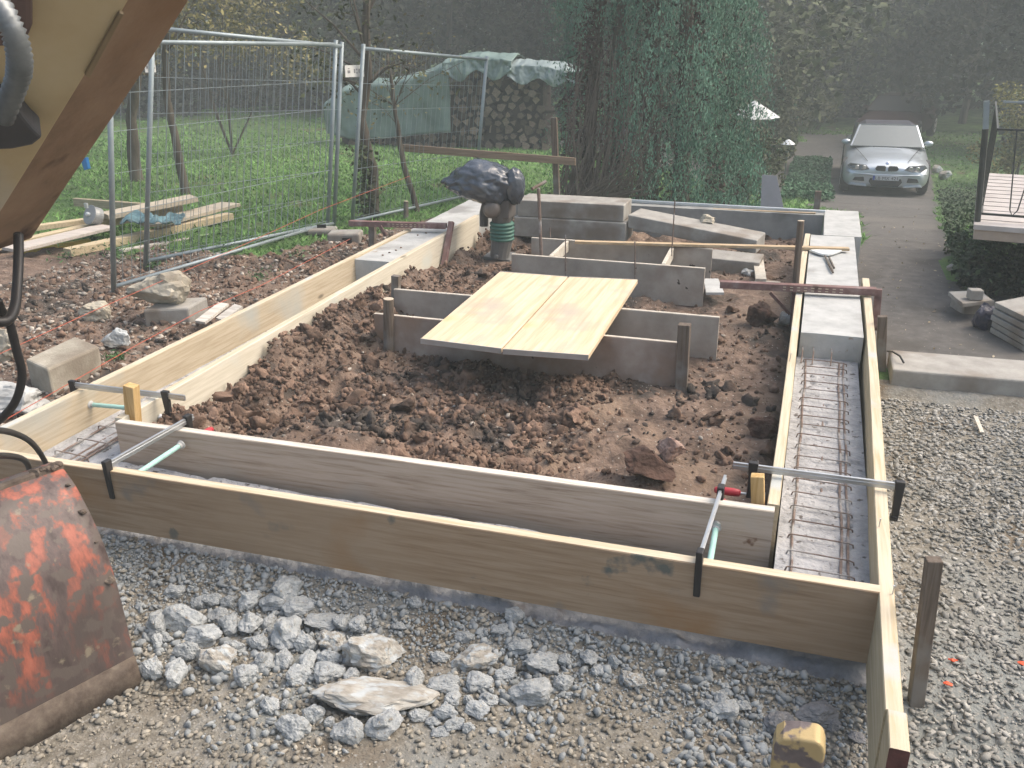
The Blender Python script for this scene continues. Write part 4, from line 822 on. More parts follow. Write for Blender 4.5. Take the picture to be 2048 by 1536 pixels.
def tarp(u0, u1, htop, hbot, dep, lbl, seed, name='tarp', m_=None):
    nu, nv = 70, 40; V = []
    for j in range(nv):
        v = j/(nv-1)
        for i in range(nu):
            u = i/(nu-1); x = (u0+(u1-u0)*u)*Wl; top = htop(u); bot = hbot(u); f1 = float(fbm(np.array([u*5+seed]), np.array([v*1.2]), 1.6, 4, seed)[0]); f2 = float(fbm(np.array([u*16+seed]), np.array([v*3+u*4]), 1, 3, seed+2)[0])
            if v < .45: d = (dep+.2)*(1-v/.45)-.2; z = top + .10*math.sin(math.pi*v/.45) + .12*f1
            else: d = -.20-.10*(v-.45)-.22*abs(f1)-.08*f2; z = top+(bot-top)*(v-.45)/.55 + .03*f2
            p = W0+Wt*x+Wn*d; g0 = gzs((W0+Wt*x).x, (W0+Wt*x).y); V.append((p.x, p.y, g0+z))
    T = np.array([(j*nu+i, (j+1)*nu+i, (j+1)*nu+i+1, j*nu+i+1) for j in range(nv-1) for i in range(nu-1)]); o = np_mesh(name, np.array(V), T, m_ or M_tarp, smooth=True)
    s_ = o.modifiers.new('t', 'SOLIDIFY'); s_.thickness = .012; return tag(o, lbl, 'tarp', 'tarps over the woodpile')
sm = lambda a, b, u: float(sstep(a, b, u))
tarp(-.02, .58, lambda u: 1.28+.45*sm(.5, .95, u)-.06*math.sin(u*9)-.40*(1-sm(0, .16, u)), lambda u: .26-.1*math.sin(u*5), 1.0, 'large pale green tarp hanging over the left half of the woodpile', 3)
tarp(.55, .86, lambda u: 1.76+.10*math.sin(u*3), lambda u: 1.62-.22*math.sin(u*6)**2, .95, 'green tarp strip covering the top of the stacked logs', 9)
tarp(.84, 1.14, lambda u: 1.66+.06*math.sin(u*4), lambda u: 1.48-.15*math.sin(u*7)**2, .9, 'silvery tarp end at the right top of the woodpile beside the conifer', 14, m_=mat('silvery tarp', [(.3, (.16, .21, .21)), (.7, (.28, .34, .34))], scale=2, rough=.4, bump=.3))
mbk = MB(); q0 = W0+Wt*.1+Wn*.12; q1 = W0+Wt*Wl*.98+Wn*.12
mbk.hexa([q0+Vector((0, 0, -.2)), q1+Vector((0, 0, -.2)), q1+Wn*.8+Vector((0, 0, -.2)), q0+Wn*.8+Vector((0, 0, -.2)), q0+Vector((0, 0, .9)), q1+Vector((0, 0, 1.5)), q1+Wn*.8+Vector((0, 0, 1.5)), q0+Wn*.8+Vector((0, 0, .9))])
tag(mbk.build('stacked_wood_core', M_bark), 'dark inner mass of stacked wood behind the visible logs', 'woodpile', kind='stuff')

# ---------------------------------------------------------------- vegetation
def leaves(C, S, asp=.5, droop=None, pts=4):
    n = len(C); R = euler_mats(n, math.pi); q = np.array([(0, -1, 0), (asp, 0, .12), (0, 1, 0), (-asp, 0, .12)], float)
    V = q[None]*S[:, None, None]; V = np.einsum('nij,nkj->nki', R, V)
    if droop is not None: V[:, :, 2] *= droop; 
    V = V + C[:, None, :]; return V.reshape(-1, 3), np.arange(n*4).reshape(n, 4)
def leafmat(name, c, isl=.45, rough=.7, tr=.0):
    return mat(name, [(.3, tuple(q*.75 for q in c)), (.7, tuple(q*1.25 for q in c))], scale=1.2, rough=rough, bump=0, island=isl, spec=.25)
L_dark = leafmat('dark wood leaves', (.016, .023, .015), .6); L_olive = leafmat('olive leaves', (.08, .094, .048), .7); L_yel = leafmat('yellowing leaves', (.20, .18, .08), .5)
L_brown = leafmat('brown grey foliage', (.042, .045, .030), .7); L_green = leafmat('fresh green leaves', (.06, .12, .045)); L_thuja = mat('blue green conifer sprays', [(.3, (.06, .125, .09)), (.52, (.14, .26, .185)), (.72, (.21, .36, .27))], scale=2.2, stretch=(1, 1, .45), detail=3, rough=.7, bump=0, island=.35, spec=.25); L_dry = leafmat('dry inner twigs', (.075, .052, .042), .4)  # conifer sprays: light and shade of the drooping strands put into the colour
M_trunk = mat('tree bark', [(.3, (.06, .05, .04)), (.55, (.115, .10, .08)), (.8, (.18, .165, .135))], scale=12, stretch=(1, 1, .25), rough=.95, bump=.6, bscale=30, bdist=.01)
def post_at(px, D, y=37.0): p = atD(px, y, D); return Vector((p.x, p.y, gzs(p.x, p.y)))
def clump(rx, ry, h, n, s, seed, z0=.1, lumps=26, gap=.0):
    g = np.random.default_rng(seed); L = []
    for k in range(lumps):
        a = g.uniform(0, 6.28); u = g.random()**.6; z = z0+(h-z0)*g.random(); f = math.sqrt(max(.05, 1-((z-h*.45)/(h*.62))**2)); c = np.array([math.cos(a)*rx*u*f, math.sin(a)*ry*u*f, z]); m = int(n/lumps)
        d = g.normal(0, 1, (m, 3)); d /= np.linalg.norm(d, axis=1)[:, None]; L.append(c+d*(np.array([rx, ry, h*.42])*.36*g.uniform(.6, 1.2))*(g.random((m, 1))**.35))
    C = np.concatenate(L); C[:, 2] = np.clip(C[:, 2], .02, None)
    return leaves(C, g.uniform(.6, 1.3, len(C))*s, .55)
def branchy(mb, base, tip, r, g, n=6, spread=.5):
    pts = [base.lerp(tip, t)+Vector((g.uniform(-.05, .05), g.uniform(-.05, .05), 0))*(0 < t < 1) for t in (0, .3, .6, 1)]
    mb.tube(pts, [r, r*.75, r*.5, r*.15], 6); L = (tip-base).length
    for k in range(n):
        t = .35+.6*k/n; b = base.lerp(tip, t); d = Vector((g.uniform(-1, 1), g.uniform(-1, 1), g.uniform(.1, .9))).normalized()*L*spread*g.uniform(.3, .8); mb.tube([b, b+d*.5+Vector((0, 0, -.03)), b+d], [r*.35, r*.22, r*.06], 5)
_tm = {}
def tree(px, D, rx, h, mt, lbl, var, name='broadleaf_tree', n=7000, s=.10, grp='trees behind the meadow', cat='tree', z0=.1):
    key = (rx, h, mt.name, var, n); base = post_at(px, D); root = thing(name, tuple(base), lbl, cat, grp)
    if key not in _tm:
        V, T = clump(rx, rx*.8, h, n, s, var*13+5, z0); c = np_mesh('crown', V, T, mt); mb = MB(); g = random.Random(var)
        branchy(mb, Vector((0, 0, -.3)), Vector((g.uniform(-.3, .3), 0, h*.9)), h*.022, g, 9, .45); t = mb.build('trunk', M_trunk, origin=(0, 0, 0)); _tm[key] = (c, t)
    else:
        c, t = (q.copy() for q in _tm[key]); COL.objects.link(c); COL.objects.link(t)
    c.name = 'crown'; t.name = 'trunk'; c.parent = root; t.parent = root; c.location = (0, 0, 0); t.location = (0, 0, 0)
    return root
for (px, D, rx, h, mt, v, lb) in [(-200, 27, 3.2, 6.5, L_dark, 0, 'dark tree beyond the meadow hidden behind the excavator arm'), (60, 29, 3.2, 6.5, L_olive, 1, 'olive tree beyond the meadow left behind the excavator arm'), (240, 27, 3.2, 6.5, L_dark, 0, 'dark tree at the meadow edge behind the two leaning orchard stems'),
    (390, 29, 3.2, 6.5, L_brown, 2, 'brown-grey tree at the meadow edge seen above the doubled fence panels'), (520, 31, 3.2, 6.5, L_dark, 3, 'dark tree beyond the meadow above the middle of the fence'), (640, 29, 3.2, 6.5, L_brown, 2, 'brown-grey tree just left of the fence joint, beyond the meadow'),
    (760, 28, 3.2, 6.5, L_olive, 1, 'olive tree beyond the left part of the tarped woodpile'), (890, 27, 3.2, 6.5, L_brown, 2, 'brown-grey tree beyond the middle of the tarped woodpile'), (1010, 28, 3.2, 6.5, L_dark, 0, 'dark tree beyond the right end of the woodpile'),
    (1140, 26, 3.2, 6.5, L_dark, 3, 'dark tree directly behind the big conifer'), (1330, 24, 3.2, 6.5, L_olive, 1, 'olive tree half hidden by the big conifer'), (1480, 22, 3.0, 6.5, L_olive, 4, 'olive-grey tree to the right of the big conifer'),
    (1620, 27, 3.2, 6.5, L_olive, 4, 'olive-grey tree where the drive bends, left of the silver car'), (1730, 30, 3.2, 6.5, L_brown, 2, 'brown-grey tree straight above the silver car'), (1850, 29, 3.2, 6.5, L_dark, 3, 'dark tree just right of the silver car'),
    (1960, 27, 3.2, 6.5, L_brown, 5, 'brown-grey tree seen through the upper balcony rail'), (2080, 25, 3.2, 6.5, L_brown, 5, 'brown-grey tree at the right edge behind the balcony'), (2260, 24, 3.2, 6.5, L_dark, 0, 'dark tree beyond the right edge of the picture')]:
    tree(px, D+(3.5 if 1600 < px < 2000 else 0), rx, h, mt, lb, v, n=8000, s=.12)
# the wood behind
N = 60000; u = rng.uniform(-900, 3000, N); Dd = rng.uniform(32, 39, N); Zt = -1.4+rng.random(N)**.9*12
P = np.array([tuple(CAM+ray(float(a), 37.0)*1.0) for a in np.linspace(-900, 3000, 60)])-np.array(CAM); lin = np.linspace(-900, 3000, 60)
C = np.stack([np.interp(u, lin, P[:, 0])*Dd, np.interp(u, lin, P[:, 1])*Dd, Zt], 1); C[:, 2] += fbm(u*.01, Dd*.1, 1.2, 3, 3)*2
V, T = leaves(C, rng.uniform(.14, .34, N), .6); o = np_mesh('distant_wood', V, T, L_dark, kind='stuff'); tag(o, 'dark brown-grey wood closing off the view behind all the trees', 'wood')

# orchard stems near the fence
def stem(name, pts, w0, w1, lbl, Y0=None, twigs=8, leafn=0, lm=None, lsz=.04, spread=.55, lobes=None, extra=None, grp='orchard trees by the fence'):
    b = GS(*pts[0]); P = [Vector(b)-Vector((0, 0, .1))]+[onY(x, y, b.y+.02*i) for i, (x, y) in enumerate(pts[1:])]; g = random.Random(int(pts[0][0])); root = thing(name, tuple(b), lbl, 'tree', grp); n = len(P)
    rs = [rpx(b, w0+(w1-w0)*i/(n-1)) for i in range(n)]; Q = []; RR = []
    for i in range(n-1):
        for k in range(4): t = k/4; Q.append(P[i].lerp(P[i+1], t)+Vector((g.uniform(-.012, .012), 0, 0))); RR.append((rs[i]*(1-t)+rs[i+1]*t)*g.uniform(.93, 1.07))
    Q.append(P[-1]); RR.append(rs[-1]); RR[0] *= 1.35
    mb = MB(); mb.tube(Q, RR, 9); mb.build('trunk', M_trunk, root, smooth=True)
    mb = MB(); tips = []
    for k in range(twigs):
        q = Q[int(len(Q)*g.uniform(.5, .98))]; d = Vector((g.uniform(-1, 1), g.uniform(-.6, .6), g.uniform(0, 1))).normalized()*g.uniform(.4, 1.1)*spread*2; e = q+d; mb.tube([q, q+d*.5+Vector((0, 0, .05)), e], [rs[-1]*.5, rs[-1]*.3, .003], 5); tips += [q+d*.6, e]
        for j in range(3): e2 = q+d*g.uniform(.4, .9); dd = Vector((g.uniform(-1, 1), g.uniform(-1, 1), g.uniform(-.4, .8)))*.25; mb.tube([e2, e2+dd], [.004, .002], 4); tips.append(e2+dd)
    mb.build('branches', M_trunk, root)
    if leafn:
        T_ = np.array([tuple(t) for t in tips]); C = T_[rng.integers(0, len(T_), leafn)]+rng.normal(0, .16, (leafn, 3)); V, T = leaves(C-np.array(b), rng.uniform(.6, 1.3, leafn)*lsz, .55); c = np_mesh('crown', V, T, lm or L_olive); c.parent = root
    if extra: extra(root, Q, b)
    return root
def ivy(root, Q, b):
    n = 900; k = rng.integers(0, 6, n); C = np.array([tuple(Q[i]) for i in k])+rng.normal(0, 1, (n, 3))*np.array([.07, .05, .10])+np.array([-.06, -.04, 0]); V, T = leaves(C-np.array(b), rng.uniform(.015, .035, n), .7); c = np_mesh('ivy', V, T, L_olive); c.parent = root
stem('orchard_tree', [(272, 362), (265, 290), (262, 225), (275, 150), (270, 60), (300, -40)], 26, 12, 'dark stemmed tree between the two left fence posts', twigs=14, leafn=2600, lm=L_yel, lsz=.035, spread=.8)
stem('orchard_tree', [(372, 388), (352, 290), (335, 200), (330, 110), (345, 20), (360, -60)], 18, 9, 'slim leaning tree behind the doubled fence panels with yellowing leaves', twigs=16, leafn=3600, lm=L_yel, lsz=.035, spread=.9)
stem('orchard_tree', [(746, 440), (746, 340), (722, 240), (734, 150), (732, 60), (735, -60)], 22, 13, 'ivy-grown tree just right of the fence joint', twigs=14, leafn=900, lm=L_olive, lsz=.03, extra=ivy)
stem('orchard_tree', [(838, 424), (808, 330), (795, 250), (785, 175), (775, 110)], 13, 5, 'thin crooked young tree before the green tarp', twigs=12, leafn=260, lm=L_yel, lsz=.025, spread=.45)
# loose yellowing bush behind fence, upper left
b = post_at(430, 16); root = thing('bush', tuple(b), 'tall bush with yellowing leaves above the doubled fence panels', 'bush'); V, T = clump(1.8, 1.4, 3.6, 5200, .045, 77, 1.6, 30); c = np_mesh('foliage', V, T, L_yel); c.parent = root
mb = MB(); g = random.Random(3); [branchy(mb, Vector((0, 0, 0)), Vector((g.uniform(-1.4, 1.4), g.uniform(-.8, .8), g.uniform(2.4, 3.4))), .02, g, 6) for _ in range(5)]; c = mb.build('stems', M_trunk, origin=(0, 0, 0)); c.parent = root

# big conifer
bY = 11.6; cb = GS(1290, 398); cb = Vector((onY(1292, 300, bY).x, bY, gzs(onY(1320, 300, bY).x, bY))); root = thing('conifer', tuple(cb), 'huge blue-green conifer with bare brown twigs on its left side', 'conifer'); kx = depth(cb)/F
g = random.Random(9); mb = MB(); base_x = onY(1180, 390, bY).x
for k in range(115):
    pxa = g.uniform(1118, 1250); pxb = pxa+g.uniform(-30, 75); Y = bY+g.uniform(-1.15, -.6); z0 = cb.z+g.uniform(0, .5); A_ = onY(pxa, 395, Y); A_.z = z0; top = g.uniform(70, 300); B_ = onY(pxb+ (250-top)*.25, top, Y+g.uniform(-.1, .3)); Mx = A_.lerp(B_, .5)+Vector((g.uniform(-.12, .16), 0, -.02))
    mb.tube([A_, A_.lerp(Mx, .55)+Vector((g.uniform(-.03, .03), 0, 0)), Mx, B_], [g.uniform(.006, .016), .008, .006, .003], 4)
for k in range(60):        # twigs arching right along the foot
    Y = bY+g.uniform(-1.2, -.8); A_ = onY(g.uniform(1140, 1240), 398, Y); B_ = onY(g.uniform(1250, 1330), g.uniform(220, 350), Y); mb.tube([A_, A_.lerp(B_, .6)+Vector((.12, 0, -.12)), B_], [.010, .007, .003], 4)
o = mb.build('bare_twigs', mat('twig bark', [(.3, (.13, .10, .08)), (.7, (.21, .17, .145))], scale=6, rough=.9), root)
mb = MB()
for dx, r in ((-.85, .10), (-.5, .13), (0, .16), (.45, .12)): mb.tube([(cb.x+dx, cb.y+.2, cb.z-.2), (cb.x+dx*.9, cb.y+.25, cb.z+1.8), (cb.x+dx*.6, cb.y+.3, cb.z+5)], [r, r*.8, r*.4], 9)
mb.build('trunk', M_trunk, root)
def inconifer(n, dry):
    th = rng.uniform(0, 2*math.pi, n); q = rng.uniform(.72, 1.0, n); z = rng.uniform(0, 5.6, n)
    rx = (1.42-.11*z)*q*(1+.10*np.sin(th*5+z*1.3)+.06*np.sin(z*4+th*3)); ry = 1.05*q
    return np.cos(th)*rx, -np.sin(th)*ry, z
x, y, z = inconifer(16000, 1); C = np.stack([x*.86, y*.8, z], 1); V, T = leaves(C, rng.uniform(.02, .055, len(C)), .35); o = np_mesh('dry_foliage', V, T, L_dry); o.parent = root
# hanging sprays
x, y, z = inconifer(6800, 0); keep = (x > -.18+.10*np.sin(z*3)+np.clip((z-2.0)*-.12, -.8, .2)) | (z > 2.35+.5*rng.random(len(x))) | (y > .2)
x, y, z = x[keep], y[keep], z[keep]; n = len(x); m = 20
L = rng.uniform(.35, .95, n); dirx = x/1.4*.35+rng.normal(0, .12, n); diry = y*.30+rng.normal(0, .1, n); t = np.linspace(0, 1, m)
PX = x[:, None]+dirx[:, None]*t*L[:, None]; PY = y[:, None]+diry[:, None]*t*L[:, None]; PZ = z[:, None]+L[:, None]*(.25*t-1.05*t*t)
C = np.stack([PX.ravel(), PY.ravel(), PZ.ravel()], 1)+rng.normal(0, .022, (n*m, 3)); C[:, 2] = np.clip(C[:, 2], 0, None)
S = np.tile((.025*(1-.45*t)), n)*rng.uniform(.7, 1.3, n*m)
q4 = np.array([(0, 0, -1.25), (.38, 0, 0), (0, 0, 1), (-.38, 0, 0)], float); a = rng.uniform(0, 6.28, n*m); b2 = rng.normal(0, .55, n*m)
V = q4[None]*S[:, None, None]; X0 = V[:, :, 0]*np.cos(b2)[:, None]+V[:, :, 2]*np.sin(b2)[:, None]; Z0 = -V[:, :, 0]*np.sin(b2)[:, None]+V[:, :, 2]*np.cos(b2)[:, None]
V = np.stack([X0*np.cos(a)[:, None], X0*np.sin(a)[:, None], Z0], 2)+C[:, None, :]; o = np_mesh('green_sprays', V.reshape(-1, 3), np.arange(len(V)*4).reshape(-1, 4), L_thuja); o.parent = root

# shrubs, ground cover
def bush(px, py, rx, ry, h, mt, lbl, n, s, seed, name='shrub', D=None, z0=.02, lift=0):
    b = GS(px, py) if D is None else post_at(px, D); root = thing(name, (b.x, b.y, b.z+lift), lbl, 'shrub'); V, T = clump(rx, ry, h, n, s, seed, z0, 22); c = np_mesh('foliage', V, T, mt); c.parent = root
    mb = MB(); g = random.Random(seed); [branchy(mb, Vector((g.uniform(-.2, .2)*rx, 0, 0)), Vector((g.uniform(-.6, .6)*rx, g.uniform(-.4, .4)*ry, h*.8)), .008+.006*h, g, 4) for _ in range(4)]; c = mb.build('stems', M_trunk, origin=(0, 0, 0)); c.parent = root
bush(1490, 408, .55, .5, 1.5, L_olive, 'olive shrub growing at the right foot of the big conifer', 5200, .035, 31)
bush(1440, 405, .45, .4, .9, L_dry, 'brownish shrub in front of the big conifer, lower right', 2600, .03, 35)
bush(1520, 335, .9, .8, 2.4, leafmat('light olive leaves', (.11, .12, .06)), 'light olive shrub behind the small white garden lamp', 7000, .06, 32)
bush(1585, 262, 1.6, 1.0, 3.8, leafmat('light yellow olive leaves', (.13, .135, .06)), 'yellow-green shrub to the left behind the silver car', 6500, .065, 33, z0=.5)
bush(2030, 372, 1.0, .8, 2.1, leafmat('yellow bush leaves', (.20, .19, .06)), 'yellow-green bush behind the balcony railing', 6500, .045, 34)
def cover(name, pts, w_, h, n, s, mt, lbl, kind='stuff', cat='ground cover'):
    P = [GS(*p) for p in pts]; k = rng.integers(0, len(P)-1, n); t = rng.random(n); A_ = np.array([tuple(p) for p in P]); C = A_[k]*(1-t)[:, None]+A_[k+1]*t[:, None]
    C[:, 0] += rng.uniform(0, 1, n)*w_; C[:, 1] += rng.normal(0, .15, n); hh = h*(.35+.65*np.clip(fbm(C[:, 0], C[:, 1], 1.6, 3, 9)+.5, 0, 1)*1.2); C[:, 2] = gz(C[:, 0], C[:, 1])+hh*rng.random(n)**.6
    V, T = leaves(C, rng.uniform(.6, 1.3, n)*s, .6); return tag(np_mesh(name, V, T, mt, kind=kind), lbl, cat)
cover('ground_cover', [(1900, 575), (1885, 500), (1880, 430), (1872, 395)], 1.5, .34, 15000, .026, leafmat('dark ivy leaves', (.055, .085, .042)), 'dark green ground cover along the right side of the drive')
cover('ground_cover', [(1905, 590), (1950, 560)], 2.4, .30, 7000, .028, L_dark, 'dark plants growing under the balcony')
cover('ground_cover', [(1560, 400), (1575, 360), (1588, 330)], .95, .34, 14000, .034, leafmat('lush green leaves', (.05, .125, .06)), 'lush green ground cover left of the drive by the garden lamp')
# meadow grass
n = 150000; r_ = 5.5*np.exp(rng.random(n)*math.log(34/5.5)); a_ = rng.uniform(-.98, .34, n); X = np.sin(a_)*r_; Y = np.cos(a_)*r_
mk = ~(is_soil(X, Y) | is_drive(X, Y)) & (((X < -3.6) | (Y > 9.3)) | ((X > .9) & (Y > 9))) & ~((X > -3.5) & (X < .5) & (Y < 10.2))
X, Y = X[mk], Y[mk]; D_ = r_[mk]; Z = gz(X, Y); n = len(X); hgt = rng.uniform(.02, .055, n)*(1+.8*np.clip(fbm(X, Y, 1.2, 3, 66), 0, 1)); wd = .003+.0008*D_; aa = rng.uniform(0, 3.14, n); lx = rng.normal(0, .05, n); ly = rng.normal(0, .05, n)
V = np.stack([np.stack([X-np.cos(aa)*wd, Y-np.sin(aa)*wd, Z-.01], 1), np.stack([X+np.cos(aa)*wd, Y+np.sin(aa)*wd, Z-.01], 1), np.stack([X+lx, Y+ly, Z+hgt], 1)], 1).reshape(-1, 3)
o = np_mesh('meadow_grass', V, np.arange(n*3).reshape(n, 3), leafmat('grass blades', (.14, .27, .075), .3), kind='stuff'); tag(o, 'rough green meadow grass beyond the fence', 'grass')
# weeds at the soil edge
def weeds(pts, lbl):
    C = []
    for px, py, w_ in pts:
        b = G(px, py); m = 60; q = rng.normal(0, w_/F*depth(b)*.5, (m, 3)); q[:, 2] = np.abs(q[:, 2])*.5+.02; C.append(q+np.array(b))
    C = np.concatenate(C); V, T = leaves(C, rng.uniform(.012, .035, len(C)), .25); return tag(np_mesh('weeds', V, T, L_green, kind='stuff'), lbl, 'weeds')
weeds([(130, 522, 40), (200, 512, 40), (250, 520, 30), (310, 535, 18), (400, 500, 60), (450, 490, 60), (340, 510, 40), (235, 720, 16), (520, 560, 30), (590, 520, 40)], 'small green weeds at the edge of the soil bank')

M_litter = mat('fallen leaf', [(.3, (.22, .17, .10)), (.7, (.42, .37, .27))], scale=3, rough=.8, bump=0, island=.5)
n = 520; r_ = 5.5*np.exp(rng.random(n)*math.log(24/5.5)); a_ = rng.uniform(-.03, .30, n); X = np.sin(a_)*r_+.2; Y = np.cos(a_)*r_; k_ = is_drive(X, Y); X, Y = X[k_], Y[k_]
C = np.stack([X, Y, gz(X, Y)+.008], 1); V, T = leaves(C, rng.uniform(.008, .022, len(C)), .6); V[:, 2] = np.clip(V[:, 2], np.repeat(C[:, 2], 4)-.004, np.repeat(C[:, 2], 4)+.01)
tag(np_mesh('leaf_litter', V, T, M_litter, kind='stuff'), 'pale fallen leaves and chips scattered on the drive', 'leaf litter')
for k in range(26):
    px, py = rnd.uniform(520, 1480), rnd.uniform(610, 930); b = G(px, py)
    if not (-2.9 < b.x < -.1 and 3.15 < b.y < 8) or (4.8 < b.y < 5.6 and b.x > -2.6): continue
    a_ = rnd.uniform(0, 3.14); L_ = rnd.uniform(.03, .09); d_ = Vector((math.cos(a_), math.sin(a_), rnd.uniform(-.1, .3)))*L_; mb = MB(); b.z += .02; mb.tube([b-d_, b+Vector((0, 0, rnd.uniform(0, .02))), b+d_], [.0022, .003, .0015], 5)
    tag(mb.build('root_twig', M_trunk), 'thin dry root lying loose in the brown soil of the pit', 'twig', 'dry roots in the pit soil')

# ---------------------------------------------------------------- garden things
b = GS(1568, 362); t = onY(1576, 288, b.y); root = thing('garden_lamp', tuple(b), 'small garden lamp with white hat on a thin green post', 'lamp'); mb = MB(); mb.tube([b, t], .014, 8); mb.build('post', plain('dark green metal', (.04, .08, .06)), root)
k = depth(t)/F; mb = MB(); mb.lathe(t, [(14*k, 0), (13*k, 1.2*k), (5*k, 7*k), (1*k, 9*k)], 14); mb.build('lamp_hat', plain('white enamel', (.85, .87, .88), rough=.4), root); mb = MB(); mb.lathe(t-Vector((0, 0, 16*k)), [(3.2*k, 0), (4*k, 8*k), (4*k, 16*k)], 10); mb.build('lamp_glass', plain('dark green glass', (.06, .11, .09)), root)
c_ = onY(1512, 180, 16.5); k = depth(c_)/F; root = thing('parasol', (c_.x, c_.y, gzs(c_.x, c_.y)), 'white parasol half hidden by the conifer and shrubs', 'parasol'); mb = MB()
mb.lathe(c_-Vector((0, 0, 52*k)), [(52*k, 0), (50*k, 2*k), (4*k, 30*k), (1*k, 32*k)], 8); mb.build('canopy', plain('white canvas', (.50, .52, .52), rough=.8), root); mb = MB(); mb.tube([(c_.x, c_.y, gzs(c_.x, c_.y)), c_-Vector((0, 0, 25*k))], .025, 8); mb.build('pole', M_galv, root)
Yq = 10.6; mb = MB(); mb.prism([onY(1521, 418, Yq), onY(1568, 420, Yq), onY(1553, 352, Yq+.25), onY(1524, 350, Yq+.25)], (0, .02, 0)); tag(mb.build('leaning_sheet', plain('blue grey sheet', (.13, .14, .165), rough=.6)), 'blue-grey board leaning upright beside the low green plants', 'sheet')

# ---------------------------------------------------------------- balcony and paving stack on the right
M_tile = mat('balcony tiles', [(.3, (.36, .33, .31)), (.7, (.50, .47, .45))], scale=6, rough=.6, bump=.1)
M_fascia = plain('beige fascia', (.38, .31, .25), rough=.8); M_rail = plain('dark green iron', (.05, .055, .05), rough=.5)
A = at(1948, 449, .30); Bf = at(1957, 345, .30); d_ = Vector((1, -.14, 0)).normalized()*3.2; up = Vector((0, 0, 1))
root = thing('balcony', tuple(A), 'raised tiled balcony with thin iron railing at the right edge', 'balcony')
def quadbox(a, b, c, d, z0, z1): return [Vector((q.x, q.y, z0)) for q in (a, b, c, d)]+[Vector((q.x, q.y, z1)) for q in (a, b, c, d)]
mb = MB(); mb.hexa(quadbox(A, A+d_, Bf+d_, Bf, .262, .30)); mb.build('tiled_floor', M_tile, root, bevel=.003)
e_ = Vector((.012, .012, 0)); mb = MB(); mb.hexa(quadbox(A+e_, A+d_+e_, Bf+d_-e_, Bf+Vector((.012, -.012, 0)), .19, .262)); mb.build('fascia', M_fascia, root)
mb = MB()
for kk in range(1, 13): q = A.lerp(Bf, kk/13); mb.bar(q+Vector((.01, 0, .0025)), q+d_+Vector((0, 0, .0025)), .006, .003)
mb.build('tile_joints', plain('tile joint', (.25, .23, .22)), root)
Yp = A.y+.12; foot = onY(1957, 432, Yp); foot.z = .30; top = onY(1973, 202, Yp); mid = onY(1971, 258, Yp); hz_ = top.z-.3
mb = MB(); mb.tube([(foot.x, Yp, .30), (mid.x, Yp, mid.z)], .022, 8); mb.build('corner_post', M_rail, root)
mb = MB(); mb.bar((mid.x, Yp, mid.z), (top.x, Yp, top.z), .036, .03, up=(0, 1, 0)); mb.build('upper_post', M_galv, root)
for zz in (top.z-.004, mid.z, .36): mb = MB(); mb.bar((foot.x+.02, Yp, zz), Vector((foot.x, Yp, zz))+d_, .018, .014); mb.build('rail', M_rail if zz < 1 else M_galv, root)
mb = MB(); mb.bar((foot.x+.02, Yp, .36), (foot.x+.34, Bf.y-.1, .36), .014, .014); mb.bar((foot.x+.02, Yp, mid.z), (foot.x+.34, Bf.y-.1, mid.z), .014, .014); mb.build('side_rail', M_rail, root)
for kk in range(9):
    u = .14+kk*.24; q = Vector((foot.x, Yp, 0))+d_.normalized()*u; mb = MB(); tx = d_.normalized()*.055
    mb.tube([Vector((q.x, q.y, mid.z))-tx*1.2*(kk % 2), Vector((q.x, q.y, .40))+tx, Vector((q.x, q.y, .36))+tx*1.4, Vector((q.x, q.y, .40))+tx*1.9, Vector((q.x, q.y, mid.z))+tx*3], .005, 5); mb.build('baluster', M_rail, root)
for kk in range(6):
    q = Vector((foot.x+.02, Yp, 0)).lerp(Vector((foot.x+.34, Bf.y-.1, 0)), (kk+.7)/6.5); mb = MB(); mb.tube([(q.x, q.y, mid.z), (q.x+.01, q.y+.05, .36)], .005, 5); mb.build('baluster', M_rail, root)
pl = onY(2046, 600, 7.55); mb = MB(); mb.box((pl.x+.10, 7.6, -.05), (.2, .2, .5)); mb.build('pillar', M_slab, root)
def qslab(pts, z, th, lbl, m_=M_slab): P = [at(*p, z) for p in pts]; return blockthing('paving_slab', [p-Vector((0, 0, th)) for p in P]+P, lbl, 'paving slab', 'paving slabs under the balcony', m_, .004)
qslab([(1897, 583), (1926, 607), (1985, 600), (1960, 580)], -.16, .03, 'square paving slab with a small block on it, left of the stack')
mb = MB(); mb.box(at(1950, 588, -.12), (.09, .08, .07), Matrix.Rotation(.2, 3, 'Z')); tag(mb.build('small_block', M_slab, bevel=.006), 'small grey block sitting on the square paving slab', 'block')
mb = MB(); mb.box(at(1943, 612, -.27), (.22, .2, .14), Matrix.Rotation(.4, 3, 'Z')); tag(mb.build('support_block', M_slab, bevel=.01), 'dark block carrying the square paving slab', 'block')
for k, z in enumerate((-.30, -.255, -.21, -.165, -.12)):
    P5 = [at(1990+rnd.uniform(-3, 3), 604, -.08), at(2062, 640+rnd.uniform(-3, 3), -.08), at(2150, 628, -.08), at(2050, 592, -.08)]
    for q in P5: q.z = z+.04
    blockthing('paving_slab', [p-Vector((0, 0, .036)) for p in P5]+P5, ['bottom', 'second lowest', 'middle', 'second highest', 'topmost'][k]+' slab of the paving stack at the right edge', 'paving slab', 'paving slabs under the balcony', M_slab, .004)
boulder(1972, 630, 52, 62, 'crumpled dark plastic bag with blue scraps leaning on the paving stack', mat('dark plastic with blue scraps', [(.3, (.03, .03, .045)), (.7, (.09, .09, .12))], scale=3, rough=.4, bump=.8, bscale=6, bdist=.02, blot=((.25, .38, .42), 3.5, .64, .68)), 51, name='plastic_bag', cat='bag', cuts=12)
